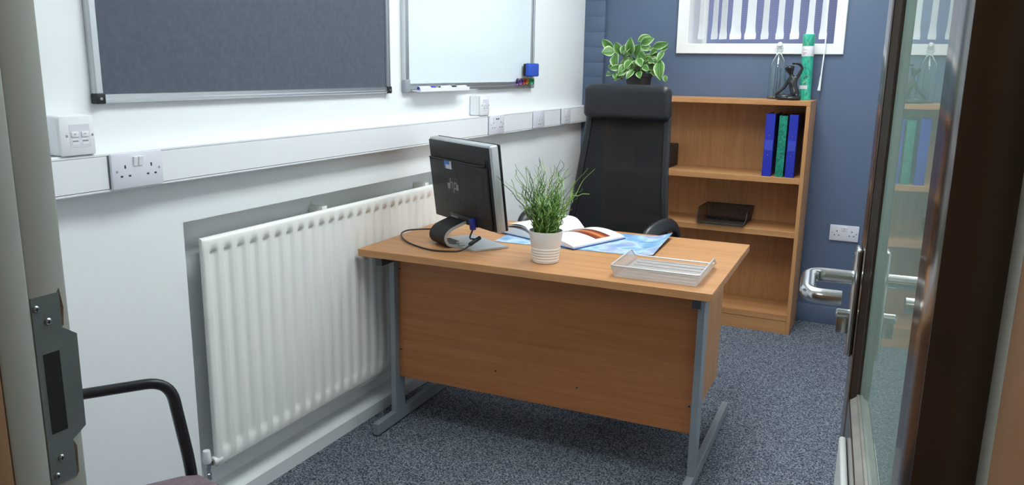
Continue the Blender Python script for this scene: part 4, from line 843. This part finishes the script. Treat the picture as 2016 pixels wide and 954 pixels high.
# curly grass in white pot
gp = empty('grass_plant', (0.692, -2.148, DZ + 0.0005), 0, 'curly green grass plant in a ribbed white pot on the desk', 'plant')
prof = [(0, 0), (0.041, 0), (0.0445, 0.002)]
for i in range(5):
    z = 0.010 + i * 0.0095; r = 0.0452 + i * 0.0011; prof += [(r, z - 0.004), (r + 0.0014, z), (r + 0.0012, z + 0.003), (r + 0.0002, z + 0.0047)]
prof += [(0.0515, 0.060), (0.0585, 0.108), (0.0585, 0.110), (0.0555, 0.110), (0.0545, 0.104), (0.0525, 0.085), (0, 0.085)]
lathe('plant_pot', prof, (0, 0, 0), 'pot_white', gp, 40)
lathe('soil', [(0, 0.092), (0.03, 0.091), (0.0535, 0.088)], (0, 0, 0), 'soil', gp, 24)
bm = bm_new(); rg = random.Random(11)
for i in range(150):
    a = rg.uniform(0, 2 * PI); r0 = 0.036 * math.sqrt(rg.random()); L = rg.uniform(0.10, 0.275) * (1 - 0.25 * (i % 3 == 0)); lean = rg.uniform(0.05, 0.5) * (0.3 + r0 / 0.036)
    n = 24; ph = rg.uniform(0, 6.28); fr_ = rg.uniform(2.0, 4.4); am = rg.uniform(0.005, 0.016); pts = []
    for j in range(n):
        t_ = j / (n - 1); rr = r0 + L * lean * t_ ** 1.4; z = 0.088 + L * t_ * (1 - 0.25 * lean * t_); wob = am * min(1.0, t_ * 2.2)
        pts.append((rr * math.cos(a) + wob * math.cos(ph + fr_ * 2 * PI * t_), rr * math.sin(a) + wob * math.sin(ph + fr_ * 2 * PI * t_ * 0.9), z))
    rd = [0.0019 * (1 - 0.6 * (j / (n - 1)) ** 2) for j in range(n)]
    add_tube(bm, pts, 0.0013, 4, rad=rd, mi=rg.choice((0, 0, 0, 1, 1, 2)))
# a few long strays
for (pts) in ([(0.02, 0, 0.09), (0.045, 0, 0.15), (0.075, 0, 0.20), (0.085, -0.005, 0.235), (0.112, -0.005, 0.238), (0.13, -0.008, 0.246), (0.155, -0.01, 0.248)], [(0.02, 0, 0.09), (0.05, 0, 0.16), (0.08, 0, 0.21), (0.092, 0, 0.24), (0.088, 0, 0.262), (0.098, 0, 0.285)], [(-0.02, 0, 0.09), (-0.045, 0, 0.15), (-0.075, 0, 0.19), (-0.09, 0, 0.22), (-0.118, 0, 0.235), (-0.125, 0, 0.255), (-0.135, 0, 0.275)], [(-0.01, 0, 0.09), (-0.03, 0, 0.17), (-0.06, 0, 0.23), (-0.075, 0, 0.28), (-0.082, 0, 0.32)]):
    add_tube(bm, smooth_path([Vector(p) for p in pts], 5), 0.0013, 5, mi=1)
tag(obj('grass_blades', bm, ['grass_green', 'grass_light', 'grass_dark'], gp, 60), kind='stuff')

# map sheet
mpx = [(0.393, -1.951), (1.000, -1.903), (0.979, -1.545), (0.362, -1.60)]
mc = Vector((0.68, -1.75, DZ)); ms = empty('map_sheet', mc, 0, 'blue world map sheet lying on the desk under the open book', 'map')
bm = bm_new(); uvl = bm.loops.layers.uv.new('UVMap'); NX, NY = 24, 10; g = []
A, B, C_, D_ = [Vector((x, y, 0)) for x, y in mpx]
for i in range(NX + 1):
    u = i / NX; row = []
    for j in range(NY + 1):
        v_ = j / NY; p = (A * (1 - u) + B * u) * (1 - v_) + (D_ * (1 - u) + C_ * u) * v_; lift = 0.022 * max(0, (u - 0.86) / 0.14) ** 1.6 * (0.35 + 0.65 * v_)
        row.append((Vector((p.x - mc.x, p.y - mc.y, 0.001 + lift)), u, v_))
    g.append(row)
top = [[bm.verts.new(c[0] + Vector((0, 0, 0.0005))) for c in r] for r in g]; bot = [[bm.verts.new(c[0]) for c in r] for r in g]
for i in range(NX):
    for j in range(NY):
        f = bm.faces.new((top[i][j], top[i + 1][j], top[i + 1][j + 1], top[i][j + 1])); f.material_index = 0
        f = bm.faces.new((bot[i][j], bot[i][j + 1], bot[i + 1][j + 1], bot[i + 1][j])); f.material_index = 1
for j in range(NY):
    for i in (0, NX): bm.faces.new((top[i][j], top[i][j + 1], bot[i][j + 1], bot[i][j])).material_index = 1
for i in range(NX):
    for j in (0, NY): bm.faces.new((top[i][j], bot[i][j], bot[i + 1][j], top[i + 1][j])).material_index = 1
obj('sheet', bm, ['map_print', 'map_under'], ms)
# open book: local y along the spine, local x across; spine bottom at origin
bo = empty('open_book', (0.517, -1.862, DZ + 0.0025), -0.36, 'open picture book with white pages lying on the map', 'book')
bm = bm_new(); add_box(bm, -0.214, 0.214, -0.004, 0.300, 0, 0.003, 0.001, 1); obj('cover', bm, 'book_cover', bo)
def page_block(sx, h0, h1, hmax, m, nm, zb=0.0033):
    bm = bm_new(); uvl = bm.loops.layers.uv.new('UVMap'); n = 14; prof = []
    for i in range(n + 1):
        u = i / n; z = h0 * (1 - u) ** 3 + hmax * 3 * u * (1 - u) ** 2 + hmax * 0.85 * 3 * u * u * (1 - u) + h1 * u ** 3; prof.append((sx * 0.208 * u, zb + z, u))
    F = [(bm.verts.new((x, 0, z)), bm.verts.new((x, 0.296, z)), u) for x, z, u in prof]; Bv = [(bm.verts.new((x, 0, zb)), bm.verts.new((x, 0.296, zb))) for x, z, u in prof]
    for i in range(n):
        f = bm.faces.new((F[i][0], F[i + 1][0], F[i + 1][1], F[i][1])); f.material_index = 0
        for lp in f.loops:
            for q in (i, i + 1):
                if lp.vert == F[q][0]: lp[uvl].uv = (F[q][2], 0)
                if lp.vert == F[q][1]: lp[uvl].uv = (F[q][2], 1)
        bm.faces.new((F[i][0], Bv[i][0], Bv[i + 1][0], F[i + 1][0])).material_index = 1; bm.faces.new((F[i][1], F[i + 1][1], Bv[i + 1][1], Bv[i][1])).material_index = 1; bm.faces.new((Bv[i][0], Bv[i][1], Bv[i + 1][1], Bv[i + 1][0])).material_index = 1
    bm.faces.new((F[n][0], Bv[n][0], Bv[n][1], F[n][1])).material_index = 1; bm.faces.new((F[0][0], F[0][1], Bv[0][1], Bv[0][0])).material_index = 1
    return obj(nm, bm, [m, 'paper'], bo, 50)
page_block(1, 0.006, 0.006, 0.030, 'page_picture', 'page_block'); page_block(-1, 0.006, 0.010, 0.036, 'page_text', 'page_block')
# one leaf lifting over the right page
bm = bm_new(); uvl = bm.loops.layers.uv.new('UVMap')
for s, k0 in ((-1, 0.040), (-1, 0.047)):
    pts = smooth_path([(0, 0, 0.012), (s * 0.05, 0, k0), (s * 0.13, 0, k0 * 0.95), (s * 0.20, 0, 0.018 + (k0 - 0.04))], 5); L = [(bm.verts.new(p), bm.verts.new(p + Vector((0, 0.296, 0)))) for p in pts]; L2 = [(bm.verts.new(p - Vector((0, 0, 0.0006))), bm.verts.new(p + Vector((0, 0.296, -0.0006)))) for p in pts]
    for a, b, c, d in zip(L, L[1:], L2, L2[1:]): bm.faces.new((a[0], b[0], b[1], a[1])); bm.faces.new((c[0], c[1], d[1], d[0])); bm.faces.new((a[0], c[0], d[0], b[0])); bm.faces.new((a[1], b[1], d[1], c[1]))
obj('loose_pages', bm, 'paper', bo, 50)

# ------------------------------------------------------------------ high-back office chair
ch = empty('office_chair', (0.575, -1.285, 0), -0.12, 'black high back office chair with mesh back and padded headrest', 'chair')
# headrest cushion
bm = bm_new(); add_box(bm, -0.213, 0.213, 0.215, 0.290, 1.142, 1.302, 0.034, 5)
for v_ in bm.verts:
    t_ = v_.co.x / 0.213; v_.co.y += 0.018 * (1 - t_ * t_) - 0.010; v_.co.z += 0.006 * (1 - t_ * t_) * (1 if v_.co.z > 1.22 else -0.4)
obj('headrest', bm, 'leather_black', ch, 60)
def rail_pts(s): return [(s * 0.195, 0.262, 1.20), (s * 0.197, 0.258, 1.12), (s * 0.206, 0.238, 1.0), (s * 0.216, 0.216, 0.88), (s * 0.228, 0.200, 0.76), (s * 0.242, 0.190, 0.64), (s * 0.250, 0.180, 0.52), (s * 0.235, 0.150, 0.45)]
RL = [smooth_path(rail_pts(s), 4) for s in (-1, 1)]
for rp in RL: tube('back_rail', rp, 0.012, 'chair_plastic', ch, 10, flat=(0.011, 0.017), up=(1, 0, 0))
bm = bm_new(); uvl = bm.loops.layers.uv.new('UVMap'); n = len(RL[0]); NX = 10; gr = []
for i in range(1, n - 1):
    a, b = RL[0][i], RL[1][i]; row = []
    for j in range(NX + 1): t_ = j / NX; p = a.lerp(b, t_); p.y += 0.022 * (1 - (2 * t_ - 1) ** 2); row.append((bm.verts.new(p), p.x, p.z))
    gr.append(row)
for r, s in zip(gr, gr[1:]):
    for j in range(NX):
        q = (r[j], r[j + 1], s[j + 1], s[j]); f = bm.faces.new([a[0] for a in q])
        for lp, a in zip(f.loops, q): lp[uvl].uv = (a[1], a[2])
obj('mesh_back', bm, 'chair_mesh', ch, 60)
bm = bm_new(); add_tube(bm, smooth_path([(-0.24, 0.19, 0.62), (-0.1, 0.245, 0.61), (0.1, 0.245, 0.61), (0.24, 0.19, 0.62)], 6), 0.014, 8); obj('lumbar_bar', bm, 'chair_plastic', ch, 60)
bm = bm_new(); add_box(bm, -0.26, 0.26, -0.26, 0.20, 0.425, 0.505, 0.03, 4)
for v_ in bm.verts:
    if v_.co.y < -0.2: v_.co.z -= 0.02
obj('seat', bm, 'leather_black', ch, 60)
for s in (-1, 1):
    p = smooth_path([(s * 0.262, 0.17, 0.46), (s * 0.290, 0.175, 0.58), (s * 0.310, 0.150, 0.675), (s * 0.312, 0.07, 0.718), (s * 0.308, -0.06, 0.720), (s * 0.300, -0.145, 0.690), (s * 0.295, -0.16, 0.61), (s * 0.28, -0.11, 0.47)], 6)
    tube('armrest', p, 0.02, 'chair_plastic', ch, 12, flat=(0.031, 0.016), up=(0, 0, 1) if False else None)
lathe('gas_column', [(0, 0.08), (0.028, 0.08), (0.028, 0.26), (0.018, 0.26), (0.018, 0.42), (0.09, 0.424), (0, 0.425)], (0, 0, 0), 'chair_plastic', ch, 20)
for i in range(5):
    a = 2 * PI * i / 5 + 0.4; c, s = math.cos(a), math.sin(a)
    bm = bm_new(); add_tube(bm, [(0.02 * c, 0.02 * s, 0.115), (0.16 * c, 0.16 * s, 0.10), (0.31 * c, 0.31 * s, 0.072)], 0.02, 8, rad=[0.028, 0.022, 0.015]); l_ = obj('base_leg', bm, 'chair_plastic', ch, 60)
    bm = bm_new()
    for d in (-0.014, 0.014): add_lathe(bm, [(0, -0.009), (0.022, -0.009), (0.026, -0.006), (0.026, 0.006), (0.022, 0.009), (0, 0.009)], (0.30 * c - s * d, 0.30 * s + c * d, 0.0262), 16, ROTZ(a) @ ROTX(PI / 2))
    add_tube(bm, [(0.30 * c, 0.30 * s, 0.026), (0.30 * c, 0.30 * s, 0.072)], 0.006, 8); obj('caster', bm, 'chair_plastic', l_)

# ------------------------------------------------------------------ visitor chair by the doorway (local +x is its front)
vc = empty('visitor_chair', (0.475, -3.63, 0), 0.953, 'mauve upholstered visitor chair with black loop arms beside the doorway', 'chair')
bm = bm_new(); add_prism(bm, [(-0.28, -0.20), (-0.26, -0.215), (0.10, -0.235), (0.145, -0.22), (0.172, -0.17), (0.180, 0.0), (0.172, 0.17), (0.145, 0.22), (0.10, 0.235), (-0.26, 0.215), (-0.28, 0.20)], 'z', 0.40, 0.452)
bmesh.ops.bevel(bm, geom=[e for e in bm.edges if abs(e.verts[0].co.z - e.verts[1].co.z) < 1e-4], offset=0.018, segments=3, affect='EDGES'); obj('seat', bm, 'seat_mauve', vc, 60)
bm = bm_new(); add_box(bm, -0.315, -0.275, -0.20, 0.20, 0.52, 0.80, 0.018, 4); obj('backrest', bm, 'seat_mauve', vc, 60)
for y in (0.262, -0.262):
    bm = bm_new(); p = round_path([(-0.30, y, 0.655), (-0.24, y, 0.668), (0.092, y, 0.668), (0.122, y, 0.45), (0.14, y, 0.006)], 0.052, 8); add_tube(bm, p, 0.011, 10, flat=(0.0145, 0.0115)); obj('arm_and_front_leg', bm, 'chair_plastic', vc, 60)
    bm = bm_new(); add_tube(bm, [(-0.30, y, 0.66), (-0.29, y, 0.40), (-0.32, y, 0.006)], 0.0105, 10); obj('rear_leg', bm, 'chair_plastic', vc, 60)
    bm = bm_new(); add_tube(bm, [(-0.29, y, 0.405), (0.12, y, 0.405)], 0.009, 8); obj('side_rail', bm, 'chair_plastic', vc, 60)
for x in (-0.2, 0.08): bm = bm_new(); add_tube(bm, [(x, -0.262, 0.39), (x, 0.262, 0.39)], 0.009, 8); obj('cross_bar', bm, 'chair_plastic', vc, 60)
for y in (-0.12, 0.12): bm = bm_new(); add_tube(bm, [(-0.22, y, 0.395), (-0.30, y, 0.42), (-0.318, y, 0.60)], 0.008, 8); obj('back_support', bm, 'chair_plastic', vc, 60)
